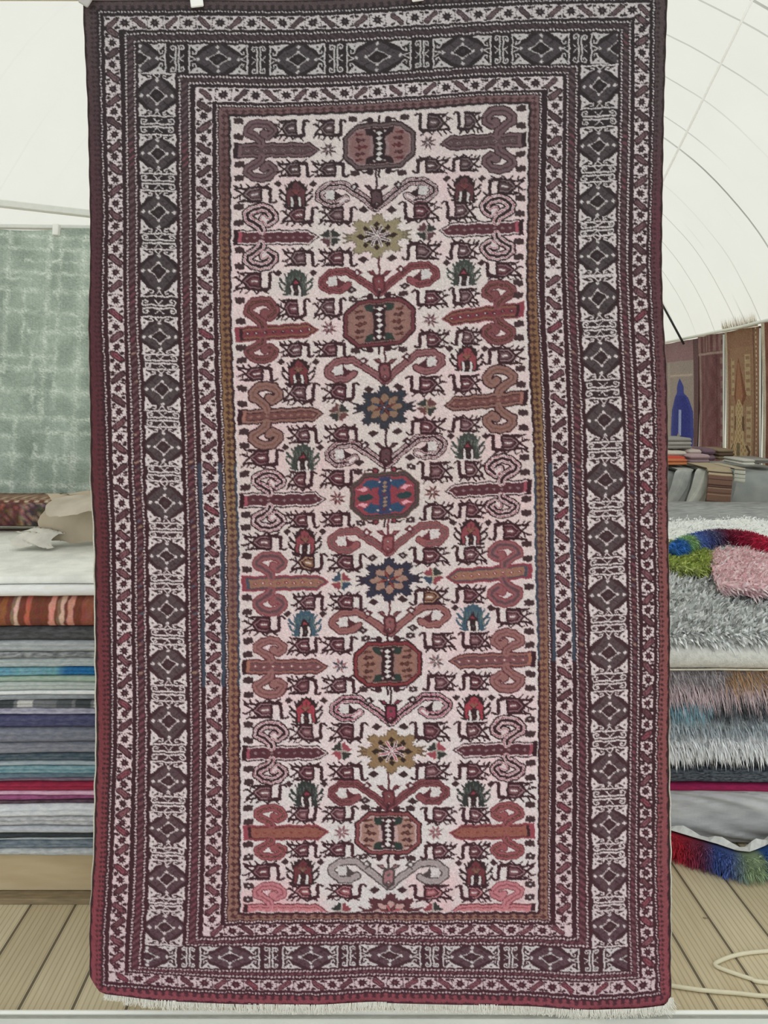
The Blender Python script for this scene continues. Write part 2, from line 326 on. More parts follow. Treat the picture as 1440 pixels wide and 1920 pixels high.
def borders():
    band_motifs('L', 2, 3, nums("59 80 101 121 144 167 190 210 231 253 277 294 317 337 357 381 405 424 445 467 488 511 537 564 590 613 632 651 669 688 708 729 752 773 796 820 840 860 880 901 921 944 966 988 1005 1023 1041 1058 1077 1096 1118 1138 1157 1176 1197 1220 1239 1256 1279 1300 1322 1339 1361 1387 1409 1431 1453 1471 1488 1507 1525 1542 1558 1575 1594 1612 1631 1650 1669 1686 1703 1716 1732 1748 1765 1780 1796 1812"), 'S', 1)
    band_motifs('L', 10, 11, nums("200 217 239 259 279 301 322 341 361 383 406 427 447 467 491 511 535 560 584 606 627 647 665 684 702 723 746 769 793 816 838 857 878 896 915 935 957 977 999 1018 1035 1053 1073 1092 1112 1135 1158 1177 1195 1214 1234 1253 1273 1294 1317 1338 1358 1382 1405 1426 1449 1468 1485 1504 1523 1541 1557 1577 1596 1614 1633 1650 1670 1688 1706 1724"), 'S', 1)
    band_motifs('R', 2, 3, nums("38 55 77 99 123 146 171 192 217 238 258 280 300 319 341 363 386 404 427 448 467 487 506 528 550 570 592 614 636 662 686 709 734 758 784 807 829 850 871 893 915 935 955 977 998 1020 1039 1058 1078 1101 1124 1144 1165 1185 1208 1231 1253 1275 1296 1319 1339 1358 1379 1399 1422 1442 1463 1484 1506 1525 1543 1562 1582 1601 1619 1637 1657 1675 1692 1709 1728 1748 1766 1785 1805 1824"), 'S', -1)
    band_motifs('R', 10, 11, nums("177 198 220 245 265 285 306 326 346 367 388 409 431 450 470 492 527 548 570 590 614 633 654 678 704 724 750 773 797 819 840 860 883 902 923 943 964 984 1006 1027 1048 1067 1089 1111 1134 1154 1176 1195 1218 1240 1262 1283 1305 1324 1346 1366 1389 1412 1435 1456 1475 1494 1515 1533 1554 1574 1592 1609 1628 1648 1668 1686 1704 1722"), 'S', 1)
    band_motifs('T', 2, 3, nums("210 234 262 291 321 353 383 413 442 472 502 530 558 588 617 647 677 708 745 778 808 838 868 897 925 954 984 1013 1041 1071 1099 1129 1158 1186 1208"), 'S', -1)
    band_motifs('T', 10, 11, nums("386 419 452 479 508 537 564 589 617 646 677 708 742 775 806 836 864 891 920 949 977 1005 1034"), 'S', 1)
    band_motifs('B', 10, 11, nums("406 436 464 494 523 551 578 606 634 663 693 725 755 787 817 847 875 903 931 959 988 1018 1047"), 'S', 1)
    band_motifs('B', 2, 3, nums("229 259 287 318 351 384 414 443 473 504 534 565 596 623 650 680 710 741 772 804 833 862 891 921 950 979 1007 1036 1065 1097 1129 1160 1184 1206"), 'S', -1)
    Lu = nums("138 180 218 253 288 326 358 398 438.5 468 508 556 595 632 665 693 730 771 801 838.5 874 903 943 981 1009 1043 1078 1105 1143 1180 1209 1246 1285 1315 1352 1396 1429 1466 1494 1523 1555 1590 1614 1648 1685 1708 1739 1772")
    U = [(Lu[3*i], Lu[3*i+1], Lu[3*i+2], Lu[3*i+3] if 3*i+3 < len(Lu) else None) for i in range(len(Lu)//3)]
    mainborder('L', U, 2.0)
    Ru = nums("123 161.5 203 239 273 311 341 378 416 442 480 516 519 559 601 631 670 712 747 788 829 859 901 941 968 1006 1046 1077 1116 1154 1184 1225 1263 1296 1333 1371 1403 1445 1479 1512 1546 1582 1610 1642 1682 1707 1737 1775")
    U = [(Ru[3*i], Ru[3*i+1], Ru[3*i+2], Ru[3*i+3] if 3*i+3 < len(Ru) else None) for i in range(len(Ru)//3)]
    U = [(a, c, b, None if (e and e-b < 8) else e) for a, c, b, e in U]
    mainborder('R', U, 3.4)                                # (c runs from the outside in, so this side climbs to the right)
    # corner blocks belong to the top and bottom runs
    CLIP[0] = cornermask('T'); repaint('T')
    mainborder('T', [(None, 262, 310, 355), (355, 409, 464, 507), (507, 559, 609, 651), (651, 707, 770, 813), (813, 868, 920, 961), (961, 1014.6, 1067, 1109), (1109, 1160, None, None)])
    CLIP[0] = cornermask('B'); repaint('B')
    mainborder('B', [(None, 276, 330, 376), (376, 432, 486, 531), (531, 583, 633, 676), (676, 731, 788, 832), (832, 885, 935, 981), (981, 1032, 1085, 1133), (1133, 1184, None, None)])
    CLIP[0] = None
def cornermask(s):
    xs = X0 + (np.arange(CW)+.5)/K; ys = Y0 + (np.arange(CH)+.5)/K
    g, sm = TAB[s]; a = np.interp(xs, g, sm[:, 6]); b = np.interp(xs, g, sm[:, 7]); lo, hi = np.minimum(a, b), np.maximum(a, b)
    yc = 100 if s == 'T' else 1795
    xl, xr = lines('L', yc)[6], lines('R', yc)[6]
    return (ys[:, None] > lo) & (ys[:, None] < hi) & (xs[None, :] > xl) & (xs[None, :] < xr)
def repaint(s): canvas[CLIP[0]] = dkb(100 if s == 'T' else 1800)
# ---- 3. field motifs
MAR = C(60, 38, 42)
def xf(x, y, sx=1, sy=1, sh=0):                            # local -> drawing
    return lambda p: [(x+sx*a, y+sy*b+sh*sx*a) for a, b in p]
def animal(x0, x1, y0, y1, inv, right, body, y):
    w, h = x1-x0, y1-y0; dk = dark(y)*.98
    def q(p):
        o = []
        for u, v in p:
            if right: u = 1-u
            if inv: v = 1-v
            o.append((x0+u*w, y0+v*h))
        return o
    s = 4.0
    poly(q([(.20, .46), (.34, .10), (.66, .12), (.66, .74), (.86, .76), (.80, .90), (.34, .86)]), dk)
    lt = mix(body, bone(y), .22)
    stroke(q([(.60, .24), (.41, .24), (.27, .47), (.40, .74), (.70, .78)]), 2.4, lt)
    poly(q([(.34, .47), (.43, .32), (.61, .32), (.61, .66), (.43, .66)]), mix(body, dk, .25))
    poly(q([(.39, .47), (.45, .39), (.57, .39), (.57, .58), (.45, .58)]), mix(lt, body, .4))
    stroke(q([(.43, .48), (.56, .48)]), 2.2, bone(y) if rngp.random() > .25 else mix(bone(y), body, .6))
    stroke(q([(.58, .85), (.84, .76), (.845, .14)]), 6.4, dk*1.08); stroke(q([(.84, .10), (.93, .08), (.99, .17)]), 3.8, dk*1.08)
    stroke(q([(.20, .12), (.62, .12)]), s, dk); stroke(q([(.20, .46), (.05, .30)]), 3.1, dk); stroke(q([(.26, .22), (.10, .08)]), 3.3, dk)
    stroke(q([(.16, .40), (.15, .22)]), 2.6, dk); stroke(q([(.10, .30), (.0, .34)]), 2.6, dk)
    stroke(q([(.22, .50), (.06, .74)]), 3.6, dk); stroke(q([(.30, .74), (.06, .78)]), 4.2, dk); stroke(q([(.14, .76), (.02, .92)]), 2.9, dk); stroke(q([(.22, .74), (.16, .95)]), 2.9, dk)
    for (a, b) in (((.36, .86), (.29, .99)), ((.46, .86), (.54, .99)), ((.63, .86), (.55, .99)), ((.70, .84), (.82, 1.0))): stroke(q([a, b]), 2.9, dk)
    if not inv and rngp.random() > .5: stroke(q([(.29, .99), (.22, .95)]), 1.6, dk)
def rosette(x, y, yy, hole=False, rx=10.5, ry=8):
    rx *= .93; ry *= .93
    dk = mix(dark(yy), C(80, 62, 62), .45)
    for (a, b) in ((-.62, -.35), (-.62, .4), (.62, -.35), (.62, .4), (0, -.55), (0, .55)): dot(x+a*rx, y+b*ry, rx*.37, ry*.38, dk)
    dot(x, y, rx*1.0, ry*.66, dk)
    if hole: dia(x, y, 2.6, 2.4, bone(yy))
def smalldia(x, y, yy, hole=False, rx=10.5, ry=7.5):
    dk = mix(dark(yy), C(74, 58, 56), .4); dia(x, y, rx, ry, dk); dot(x, y, rx*.42, ry*.62, dk)
    if hole: dia(x, y, 3.2, 2.6, mix(bone(yy), dk, .35))
CURL = [(3, 27.5), (1, 20), (-10, 11.5), (-24, 3), (-24, -5), (-14, -14), (1, -17.5), (15, -14.5), (25.5, -3), (25, 3), (14.5, 10.5), (6.5, 4)]
def curl(xc, yc, hy, up, right, layers, xs=1.0):
    p = [(a*xs, b*hy/23.0) for a, b in CURL]
    q = [(xc+(-a if right else a), yc+(b if up else -b)) for a, b in p]
    f = min(1.0, hy/23.0)*.98
    for w, c in layers:
        n = len(q) if w > 6 else len(q)-1
        stroke(q[:n], w*f+(2.3 if w > 6 else .2), c)
    if layers[0][0] > 14.5: poly([(q[-1][0]+(5 if right else -5), q[-1][1]+(-1 if up else 1)), (q[-1][0]+2, q[-1][1]-8*f), (q[-2][0], q[-2][1]+(9*f if up else -9*f))], layers[0][1])
def bar(xa, ya, xb, yb, h, right, layers, dots, cap):
    # xa = butt end, xb = pointed end
    s = 1 if xb > xa else -1
    L = abs(xb-xa)
    def P(u, v):                                           # u from butt (units), v across
        return (xa+s*u, ya+(yb-ya)*u/L+v)
    for ins, c in layers:
        i2 = ins*1.35
        poly([P(ins, -h/2+ins), P(L-h*.75-ins*.1, -h/2+ins), P(L-i2*1.1, 0), P(L-h*.75-ins*.1, h/2-ins), P(ins, h/2-ins)], c)
    if cap is not None:
        c1, c2 = cap
        poly([P(.5, -h/2), P(8.5, -h/2), P(8.5, h/2), P(.5, h/2)], c1)
        if c2 is not None: poly([P(9, -h/2+4.5), P(15, -h/2+4.5), P(15, h/2-4.5), P(9, h/2-4.5)], c2)
    if dots:
        c1, c2, n, r = dots
        for k in range(n):
            x, y = P(L*.13+(L*.72)*k/(n-1)+4, 0); dia(x, y, r*1.6, r, c1)
            if c2 is not None: dia(x, y, r*.75, r*.5, c2)
def palmette(x, y, kind):
    dk = mix(dark(y), C(52, 42, 42), .4); g = C(70, 80, 76)
    col = {'m': (C(96, 56, 62), C(126, 66, 66)), 'g': (C(66, 70, 66), C(108, 112, 104)), 'r': (C(146, 66, 74), C(150, 96, 78)), 'R': (C(170, 58, 72), C(160, 96, 82)),
           'b': (C(64, 88, 106), C(98, 116, 108)), 'k': (C(56, 58, 56), C(96, 100, 96)), 'd': (C(118, 54, 60), C(140, 96, 80))}[kind]
    c1, c2 = col
    out = []
    n = 7
    for k in range(n*2+1):                                 # spiked dome
        a = math.pi*(k/(n*2)); r = 1.0 if k % 2 else .84
        out.append((x-21*r*math.cos(a)*1.02, y-2-24.5*r*math.sin(a)**.8))
    green = kind in 'gbk'
    base = (c1 if green else dk)
    poly(out+[(x+21, y+24), (x+11, y+24), (x-11, y+24), (x-21, y+24)], base)
    for s in (-1, 1):                                      # side sprigs
        stroke([(x+s*17, y+18), (x+s*26, y+12), (x+s*30.5, y+5)], 3.8, base); stroke([(x+s*16, y+24), (x+s*24, y+21)], 3, base)
        stroke([(x+s*19, y+4), (x+s*25, y-1), (x+s*30, y-7)], 4.4, base); stroke([(x+s*26, y), (x+s*31, y+1)], 2.6, base)
        stroke([(x+s*18, y-10), (x+s*22, y-16)], 2.4, base)
    if green:
        for k in range(-3, 4):
            stroke([(x+k*6, y+2-abs(k)), (x+k*6.4, y-18+abs(k)*4)], 1.2, c2)
            stroke([(x+k*6+3, y+12), (x+k*6.2+3, y-12+abs(k)*3.6)], 1.1, dk if k % 2 else c2)
        stroke([(x-24, y+16), (x-17, y+2), (x-17, y-10)], 1.2, c2); stroke([(x+24, y+16), (x+17, y+2), (x+17, y-10)], 1.2, c2)
        poly([(x-11, y+6), (x, y-10), (x+11, y+6)], dk); dia(x, y+1, 4.6, 5, C(150, 60, 72))
    else:
        poly([(x-16, y+22), (x-17, y-4), (x-10, y-10), (x-7, y-16), (x, y-21), (x+7, y-16), (x+10, y-10), (x+17, y-4), (x+16, y+22)], c1)
        for k in (-1, 0, 1): stroke([(x+k*7, y-8), (x+k*9, y-15)], 1.5, dk)
        poly([(x-9, y-5), (x-3, y-9), (x, y-4), (x+3, y-9), (x+9, y-5), (x, y+3)], mix(c2, dk, .2)); stroke([(x-8, y-4), (x, y+3), (x+8, y-4)], 1.2, dk)
        dia(x, y-1, 3, 3, c2)
    poly([(x-11.5, y+25), (x-11.5, y+8), (x, y+2), (x+11.5, y+8), (x+11.5, y+25)], dk)
    for s in (-1, 1): stroke([(x+s*7.2, y+8.5), (x+s*7.2, y+24)], 4.2, bone(y))
    stroke([(x-12, y+26.3), (x+12, y+26.3)], 2.6, bone(y))
    dia(x, y+16, 2, 2.6, mix(c2, dk, .4))
def horn(xc, ya, kt, lay, col, kind, stemtop):
    # ya: lower apex; kt: shear so one side sits higher
    base = [(-2, -6), (-22, -23.5), (-59, -51), (-88, -51), (-105, -38), (-105, -29), (-90, -17), (-70, -17), (-57, -25)]
    dk = lay[0][1]
    for s in (-1, 1):
        q = [(xc-s*a*1.02, ya+b+kt*(-s*a)) for a, b in base]
        poly([(xc-s*a*1.02, ya+b+kt*(-s*a)) for a, b in ((-78, -44), (-72, -36), (-52, -25), (-60, -20), (-78, -20))], dk)
        for w, c in lay: stroke(q if w > 6 else q[:-1], w, c)
        poly([(xc-s*a*1.02, ya+b+kt*(-s*a)) for a, b in ((-93.5, -42.5), (-77.5, -42.5), (-77, -25), (-93, -25))], bone(ya)*.98)
        hx, hy = xc+s*40, ya-47+kt*s*40                    # little comma beside each arm
        dia(hx, hy, 9.5, 7.5, dk); dot(hx+s*1.0, hy+.5, 3.4, 3.2, bone(ya)); stroke([(hx, hy+5), (hx+s*4, hy+9)], 3, dk)
    a1 = ya-8
    poly([(xc-12, a1-2), (xc-12, ya-34), (xc-8, ya-40), (xc+8, ya-40), (xc+12, ya-34), (xc+12, a1-2), (xc, ya-2)], dk)
    poly([(xc-8, a1-6), (xc-8, ya-33), (xc, ya-36), (xc+8, ya-33), (xc+8, a1-6), (xc, ya-7)], col)
    for s in (-1, 1):
        poly([(xc+s*3, ya-36), (xc+s*12, ya-48), (xc+s*24, ya-47), (xc+s*13, ya-38)], dk); stroke([(xc+s*9, ya-41), (xc+s*16, ya-45)], 2.4, col)
    dia(xc, ya-27, 4.5, 4, mix(dk, bone(ya), .2)); dia(xc, ya-27, 1.8, 1.6, bone(ya)*.9 if kind else dk)
    dia(xc, ya-13, 6, 4.5, dk); dia(xc, ya-13, 3, 2.4, mix(col, bone(ya), .45))
    stroke([(xc, ya-40), (xc, stemtop)], 4.2, dk*1.05)
def octagon(xl, xr, yt, yb, kt, ring, mid, inner, kind):
    xc, yc = (xl+xr)/2, (yt+yb)/2; hw, hh = (xr-xl)/2, (yb-yt)/2; dk = dark(yc)
    def O(i, c, f=1):
        a, b = hw-i, hh-i*1.0; cx, cy = hw*.60-i*.40, hh*.47-i*.40
        pts = [(-a, -cy), (-cx, -b), (cx, -b), (a, -cy), (a, cy), (cx, b), (-cx, b), (-a, cy)]
        poly([(xc+u, yc+v+kt*u) for u, v in pts], c)
    def q(p): return [(xc+u, yc+v+kt*u) for u, v in p]
    for s in (-1, 1):                                      # buds above and below
        for v in (-1, 1):
            bx = xc+s*17; by = yc+v*(hh+4)+kt*s*17
            dot(bx, by, 7, 6, dk*1.05); stroke([(bx, by), (bx+s*13, by+v*1)], 3.4, dk); stroke([(bx+s*10, by), (bx+s*20, by-v*3)], 2.0, dk)
            if kind == 'blue': dot(bx, by, 3.5, 3, C(146, 62, 72))
    stroke([(xc, yc-hh-12), (xc, yc-hh)], 3.6, dk); stroke([(xc, yc+hh), (xc, yc+hh+14)], 3.6, dk)
    if kind == 'blue':
        O(0, C(112, 70, 70)); O(2, C(66, 70, 64)); O(5, C(120, 60, 64)); O(7, C(56, 62, 66)); O(9.5, C(150, 62, 72))
        poly(q([(-34, -30), (34, -30), (42, -22), (30, -18), (18, 4), (30, 18), (40, 22), (30, 32), (-30, 32), (-40, 22), (-30, 18), (-18, 4), (-30, -18), (-42, -22)]), C(48, 74, 106))
        poly(q([(-24, -14), (-10, -18), (-10, 18), (-24, 14)]), C(148, 58, 70)); poly(q([(24, -14), (10, -18), (10, 18), (24, 14)]), C(148, 58, 70))
        for s in (-1, 1):
            poly(q([(s*20, 2), (s*30, -5), (s*46, -4), (s*52, 2), (s*46, 8), (s*28, 7)]), C(46, 66, 70))
            for v in (-1, 1):
                poly(q([(s*30, v*13), (s*40, v*10), (s*54, v*17), (s*44, v*16), (s*36, v*20)]), C(226, 150, 164))
        poly(q([(-11, -34), (11, -34), (11, 34), (-11, 34)]), C(58, 62, 98))
        for k in range(8): dia(xc, yc-24+k*7, 5, 3.4, C(156, 124, 96) if k != 3 and k != 7 else C(96, 52, 66))
        for s in (-1, 1):
            for v in (-1, 1): dia(*q([(s*11, v*27)])[0], 2.4, 2.4, C(206, 180, 176))
        return
    O(0, dk); O(3.0, ring); O(7.8, dk); O(9.3, mid); O(13, inner)
    # serrated leaves on both sides
    lf = C(92, 44, 48) if kind != 'g' else C(92, 50, 46)
    for s in (-1, 1):
        for v, r in ((0, 1.0), (-13, .8), (13, .8), (-24, .55), (24, .55)):
            a = 22+abs(v)*.25; c = lf if (abs(v) != 13) else mix(lf, dk, .4)
            poly(q([(s*a, v), (s*(a+6), v-4*r), (s*(a+10), v-2), (s*(a+16), v-6*r), (s*(a+19), v-1), (s*(a+27*r), v), (s*(a+19), v+2), (s*(a+15), v+6*r), (s*(a+9), v+2), (s*(a+5), v+4*r)]), c)
            stroke(q([(s*(a+4), v), (s*(a+20*r), v)]), 1.0, mix(c, inner, .5))
    gc = C(52, 62, 58) if kind in 'g' else dk
    poly(q([(-28, -hh+11), (28, -hh+11), (24, -hh+22), (12, -hh+26), (11, hh-26), (24, hh-22), (28, hh-11), (-28, hh-11), (-24, hh-22), (-11, hh-26), (-12, -hh+26), (-24, -hh+22)]), mix(dk, gc, .3))
    if kind == 'g':
        for s in (-1, 1):
            for v in (-1, 1): poly(q([(s*11, v*(hh-13)), (s*28, v*(hh-13)), (s*24, v*(hh-24)), (s*14, v*(hh-26))]), gc)
    for s in (-1, 1): poly(q([(s*11.5, -hh+27), (s*17, -hh+27), (s*19, hh-27), (s*11.5, hh-27)]), mid)
    poly(q([(-9, -hh+14), (9, -hh+14), (9, hh-14), (-9, hh-14)]), dk*.92)
    n = 6
    for k in range(n):
        v = (-hh+20)+(2*hh-40)*k/(n-1); x, y = q([(0, v)])[0]; dia(x, y, 6.3, 4.4, bone(yc)*1.02); dot(x, y, 3.6, 3, bone(yc)*1.02)
    for s in (-1, 1):
        for v in (-1, 1): x, y = q([(s*10, v*(hh-17))])[0]; dia(x, y, 3, 2.6, mix(bone(yc), mid, .5))
def starmed(x, y, kt, outer, rim, pale, core, kind, half=False, rx=60, ry=42):
    def ringp(fr, serr, n=8, ph=0):
        o = []
        N = n*10
        for k in range(N):
            a = 2*math.pi*k/N; lob = .5+.5*math.cos(n*(a-ph)); r = fr*(.70+.30*lob)
            if serr: r += (serr if (k % 2 == 0) else -serr)*(.4+.6*(1-abs(2*lob-1)))
            o.append((x+rx*r*math.cos(a), y+ry*r*math.sin(a)+kt*rx*r*math.cos(a)))
        return o
    poly(ringp(1.02, .10), rim); poly(ringp(.97, .07), outer)
    for s in (-1, 1):
        for v in (-1, 0, 1): stroke([(x+s*rx*.80, y+v*5+kt*s*rx*.8), (x+s*rx*1.06, y+v*9+kt*s*rx)], 3.0, mix(rim, outer, .4))
    if kind == 'y':
        for k in range(8):
            a = k*math.pi/4; dia(x+rx*.50*math.cos(a), y+ry*.52*math.sin(a)+kt*rx*.5*math.cos(a), 9 if k % 4 == 0 else 6, 6, C(58, 42, 38))
        poly(ringp(.40, 0), C(58, 42, 38))
        for k in range(8):
            a = k*math.pi/4+math.pi/8
            p1 = (x+4*math.cos(a), y+3*math.sin(a)); p2 = (x+24*math.cos(a), y+19*math.sin(a))
            stroke([p1, p2], 5.6, pale); stroke([p1, p2], 2.4, core if k % 2 else mix(core, MAR, .6))
        dot(x, y, 2.2, 2, pale)
    else:
        poly(ringp(.68, .03, 8), mix(outer, MAR, .4)); poly(ringp(.62, .02, 8), pale)
        st = []
        for k in range(16):
            a = k*math.pi/8+math.pi/8; r = 26 if k % 2 == 0 else 11
            st.append((x+r*math.cos(a), y+r*.75*math.sin(a)))
        poly(st, MAR)
        for k in range(8):
            a = k*math.pi/4+math.pi/8; c = core if k % 2 else C(62, 70, 92)
            if kind == 'm': c = core if k % 2 else mix(core, MAR, .5)
            stroke([(x+5*math.cos(a), y+4*math.sin(a)), (x+19*math.cos(a), y+14*math.sin(a))], 3.6, c)
        dot(x, y, 1.8, 1.6, bone(y))
def starlet(x, y, c1, c2):
    for k in range(8):
        a = k*math.pi/4+math.pi/8; c = c1 if k % 2 else c2; l = 15.5; b = .34
        poly([(x, y), (x+l*.5*math.cos(a-b), y+l*.5*math.sin(a-b)*.95), (x+l*1.08*math.cos(a), y+l*math.sin(a)*.95), (x+l*.5*math.cos(a+b), y+l*.5*math.sin(a+b)*.95)], c)
    dia(x, y, 3, 2.8, bone(y))
def cross4(x, y, cs, line):
    for k, (sx, sy) in enumerate(((-1, -1), (1, -1), (1, 1), (-1, 1))):
        c = cs[k]
        poly([(x+sx*1.5, y+sy*1.5), (x+sx*1.5, y+sy*14), (x+sx*6, y+sy*17.5), (x+sx*8, y+sy*12), (x+sx*13, y+sy*11), (x+sx*14, y+sy*7), (x+sx*20, y+sy*5), (x+sx*15, y+sy*1.5)], c)
    stroke([(x-13, y), (x+13, y)], 2.4, line); stroke([(x, y-13), (x, y+13)], 2.4, line)
def field(fm):
    CLIP[0] = fm
    P_, RD, OR, PK = C(122, 84, 88), C(150, 64, 74), C(150, 92, 76), C(178, 88, 108)
    # bars with curled arms: butt x, y, tip x, y, upper curl top, lower curl bottom, curl x, style
    Lb = [(438, 283, 602, 281, 225, 341, 488, 'm'), (438, 446, 600, 445, 383, 507, 488, 'w'), (441, 628, 599, 618, 556, 681, 490, 'o'), (446, 783, 609, 776, 716, 843, 498, 'p'),
          (449, 939, 613, 936, 882, 997, 503, 'w'), (453, 1095, 618, 1092, 1035, 1155, 506, 'b'), (454, 1251, 617, 1250, 1195, 1310, 506, 'o2'), (454, 1413, 617, 1412, 1352, 1470, 507, 'w'),
          (456, 1562, 618, 1561, 1509, 1613, 507, 'o3'), (456, 1709, 616, 1709, 1655, None, 505, 's')]
    Rb = [(987, 262, 823, 269.5, 199, 325, 937, 'm'), (982, 426, 822, 433, 365, 488, 934, 'w'), (983, 580, 827, 599, 526, 646, 936, 'o'), (990, 745, 830, 760, 685, 812, 938, 'p'),
          (997, 913, 833, 922, 853, 970, 943, 'w'), (998, 1070, 834, 1083, 1014, 1138, 948, 'b'), (1005, 1236, 841, 1241, 1180, 1299, 952, 'o2'), (1008, 1405, 849, 1408, 1343, 1464, 953, 'w'),
          (1003, 1558, 842, 1562, 1505, 1612, 952, 'o3'), (1004, 1709, 845, 1709, 1653, None, 951, 's')]
    for right, rows in ((False, Lb), (True, Rb)):
        for (xa, ya, xb, yb, yu, yl, xc, st) in rows:
            dk = dark(ya); iv = ivory(ya); bn = bone(ya)
            stm = {'m': ([(17, dk), (12.5, mauve(ya)), (3.2, mix(dk, mauve(ya), .4))], [(0, dk), (2.4, mauve(ya)), (6.6, dk), (8.0, mix(mauve(ya), dk, .35))], (mix(mauve(ya), bn, .25), dk, 8, 3.0), (dk, mauve(ya))),
                   'w': ([(19.2, dk*.95), (12.8, iv), (9.8, mix(RD, PK, .45)), (7.0, iv), (5.6, dk)], [(0, dk*.95), (2.4, iv), (4.8, mix(dk, RD, .35)), (7.4, mix(dk, C(120, 60, 70), .5))], (mix(P_, bn, .2), None, 9, 2.6), (dk*.95, mix(PK, RD, .5))),
                   'o': ([(17, mix(RD, dk, .62)), (13, C(128, 72, 76)), (4.6, dk), (2.2, OR*.8)], [(0, C(132, 66, 72)), (3.2, dk), (4.8, OR*.9), (8.6, mix(RD, dk, .3))], (dk, iv, 8, 2.8), (C(140, 58, 72), dk)),
                   'p': ([(17, dk), (12, C(142, 100, 92)), (2.6, C(120, 80, 74))], [(0, dk), (2.6, C(142, 98, 90)), (6.8, dk), (8.2, C(116, 70, 68))], (C(150, 104, 96), None, 9, 2.8), (dk, C(160, 104, 92))),
                   'b': ([(17, C(132, 60, 70)), (12.5, C(150, 84, 88)), (6, C(98, 84, 92)), (3, C(110, 64, 70))], [(0, C(150, 62, 74)), (2.4, C(132, 62, 70)), (4.4, C(84, 76, 88)), (6.6, C(156, 106, 88))], (C(140, 52, 58), iv, 9, 2.8), (C(146, 60, 72), C(78, 78, 92))),
                   'o2': ([(17, mix(dk, RD, .35)), (12.4, C(154, 100, 98)), (2.6, C(126, 76, 78))], [(0, mix(dk, RD, .3)), (2.6, C(154, 94, 88)), (6.6, C(76, 64, 72)), (8.2, C(126, 74, 78))], (C(156, 100, 98), iv, 8, 3.0), (dk, C(172, 108, 88))),
                   'o3': ([(17, mix(dk, RD, .55)), (13, C(158, 80, 84)), (4.4, dk), (2.0, C(150, 90, 84))], [(0, C(150, 66, 72)), (3.6, mix(dk, RD, .3)), (5.2, C(156, 88, 76))], (C(140, 62, 60), None, 8, 2.2), (C(160, 66, 80), dk)),
                   's': ([(17, C(132, 60, 68)), (13, C(200, 118, 126)), (3, C(160, 80, 90))], [(0, C(120, 56, 62)), (2.6, C(204, 116, 124)), (6.6, C(140, 62, 70)), (8.2, C(204, 120, 126))], (C(216, 150, 156), None, 9, 3.2), (dk, C(204, 116, 124)))}[st]
            cl, bl, dts, cap = stm
            L = abs(xb-xa); ybar = ya+(yb-ya)*(abs(xc-xa)/L); h = 29.0
            tp = ybar-h/2; hu = (tp-yu)/46.0*23.0
            for ph in (0, 1):
              c_ = cl[:1] if ph == 0 else cl[1:]
              if ph: bar(xa, ya, xb, yb, h, right, bl, dts, cap)
              curl(xc, yu+(tp-yu)*.50, hu*.94, True, right, c_)
              if yl is not None:
                bt = ybar+h/2; hl = (yl-bt)/46.0*23.0
                curl(xc, yl-(yl-bt)*.50, hl*.94, False, right, c_)
    # central figures
    def hl(y, k):
        dk = dark(y); iv = ivory(y)
        return {'w': ([(16.6, dk), (12.2, iv), (9.6, mix(mauve(y), RD, .3)), (6.2, iv), (3.8, dk)], mix(mauve(y), dk, .4)),
                'r': ([(15, mix(dk, RD, .35)), (11.5, C(138, 72, 78)), (4.6, dk), (2.4, C(132, 70, 74))], C(128, 62, 68)),
                'p': ([(15, mix(dk, RD, .2)), (10.5, C(146, 90, 94)), (2.4, mix(mauve(y), dk, .1))], C(134, 76, 80)),
                'R': ([(15, mix(dk, RD, .5)), (11.5, C(152, 84, 86)), (5.0, C(96, 78, 84)), (2.2, C(150, 86, 88))], C(150, 80, 84)),
                'o': ([(15, mix(dk, RD, .3)), (10.6, C(154, 96, 94)), (2, C(140, 84, 82))], C(146, 84, 86)),
                'k': ([(16.8, dk*.9), (12.2, iv), (9.6, C(168, 62, 88)), (6.2, iv), (4.0, dk*.9)], C(150, 54, 78)),
                'g': ([(15, C(84, 70, 70)), (10, C(170, 152, 152)), (1.6, C(160, 142, 142))], C(170, 110, 116))}[k]
    for (xc, ya, l, r, k, stt) in [(706, 395, 337, 330, 'w', 320), (711, 555, 502, 490, 'r', 480), (722, 720, 670.6, 656, 'p', 650), (724, 878, 831, 818, 'w', 800), (728, 1042, 992.5, 981, 'R', 975), (731, 1194, 1148, 1137, 'o', 1122), (733, 1360, 1304, 1299, 'k', 1290), (729, 1520, 1467.5, 1466, 'r', 1450), (729, 1668, 1613, 1616, 'g', 1604)]:
        lay, col = hl(ya, k); horn(xc, ya, (r-l)/146.0, lay, col, k in 'rR', stt)
    octagon(643, 780, 229, 318, -.07, C(98, 80, 82), C(140, 112, 114), C(132, 96, 96), 'm')
    octagon(643, 780, 559, 651, -.09, C(112, 56, 62), C(140, 98, 92), C(146, 104, 96), 'g')
    octagon(656, 787, 885, 974, -.07, None, None, None, 'blue')
    octagon(662, 792, 1202, 1289, -.03, C(138, 54, 58), C(148, 106, 98), C(154, 106, 94), 'g')
    octagon(665, 791, 1521, 1604, .0, C(140, 70, 72), C(196, 158, 156), C(170, 124, 112), 'g')
    starmed(707, 443, -.06, C(146, 132, 102), C(92, 80, 70), bone(440), C(120, 84, 90), 'y')
    starmed(721, 764, -.05, C(56, 58, 68), C(56, 40, 46), C(142, 108, 88), C(112, 58, 56), 'd', rx=55)
    starmed(730, 1087, -.05, C(54, 52, 70), C(62, 40, 48), C(166, 124, 110), C(140, 62, 60), 'd', rx=58)
    starmed(735, 1409, -.01, C(150, 116, 82), C(92, 68, 54), bone(1400), C(190, 80, 100), 'y')
    starmed(733, 1711, 0, C(98, 52, 58), C(96, 48, 56), C(196, 150, 146), C(190, 84, 92), 'm', rx=56, ry=36)
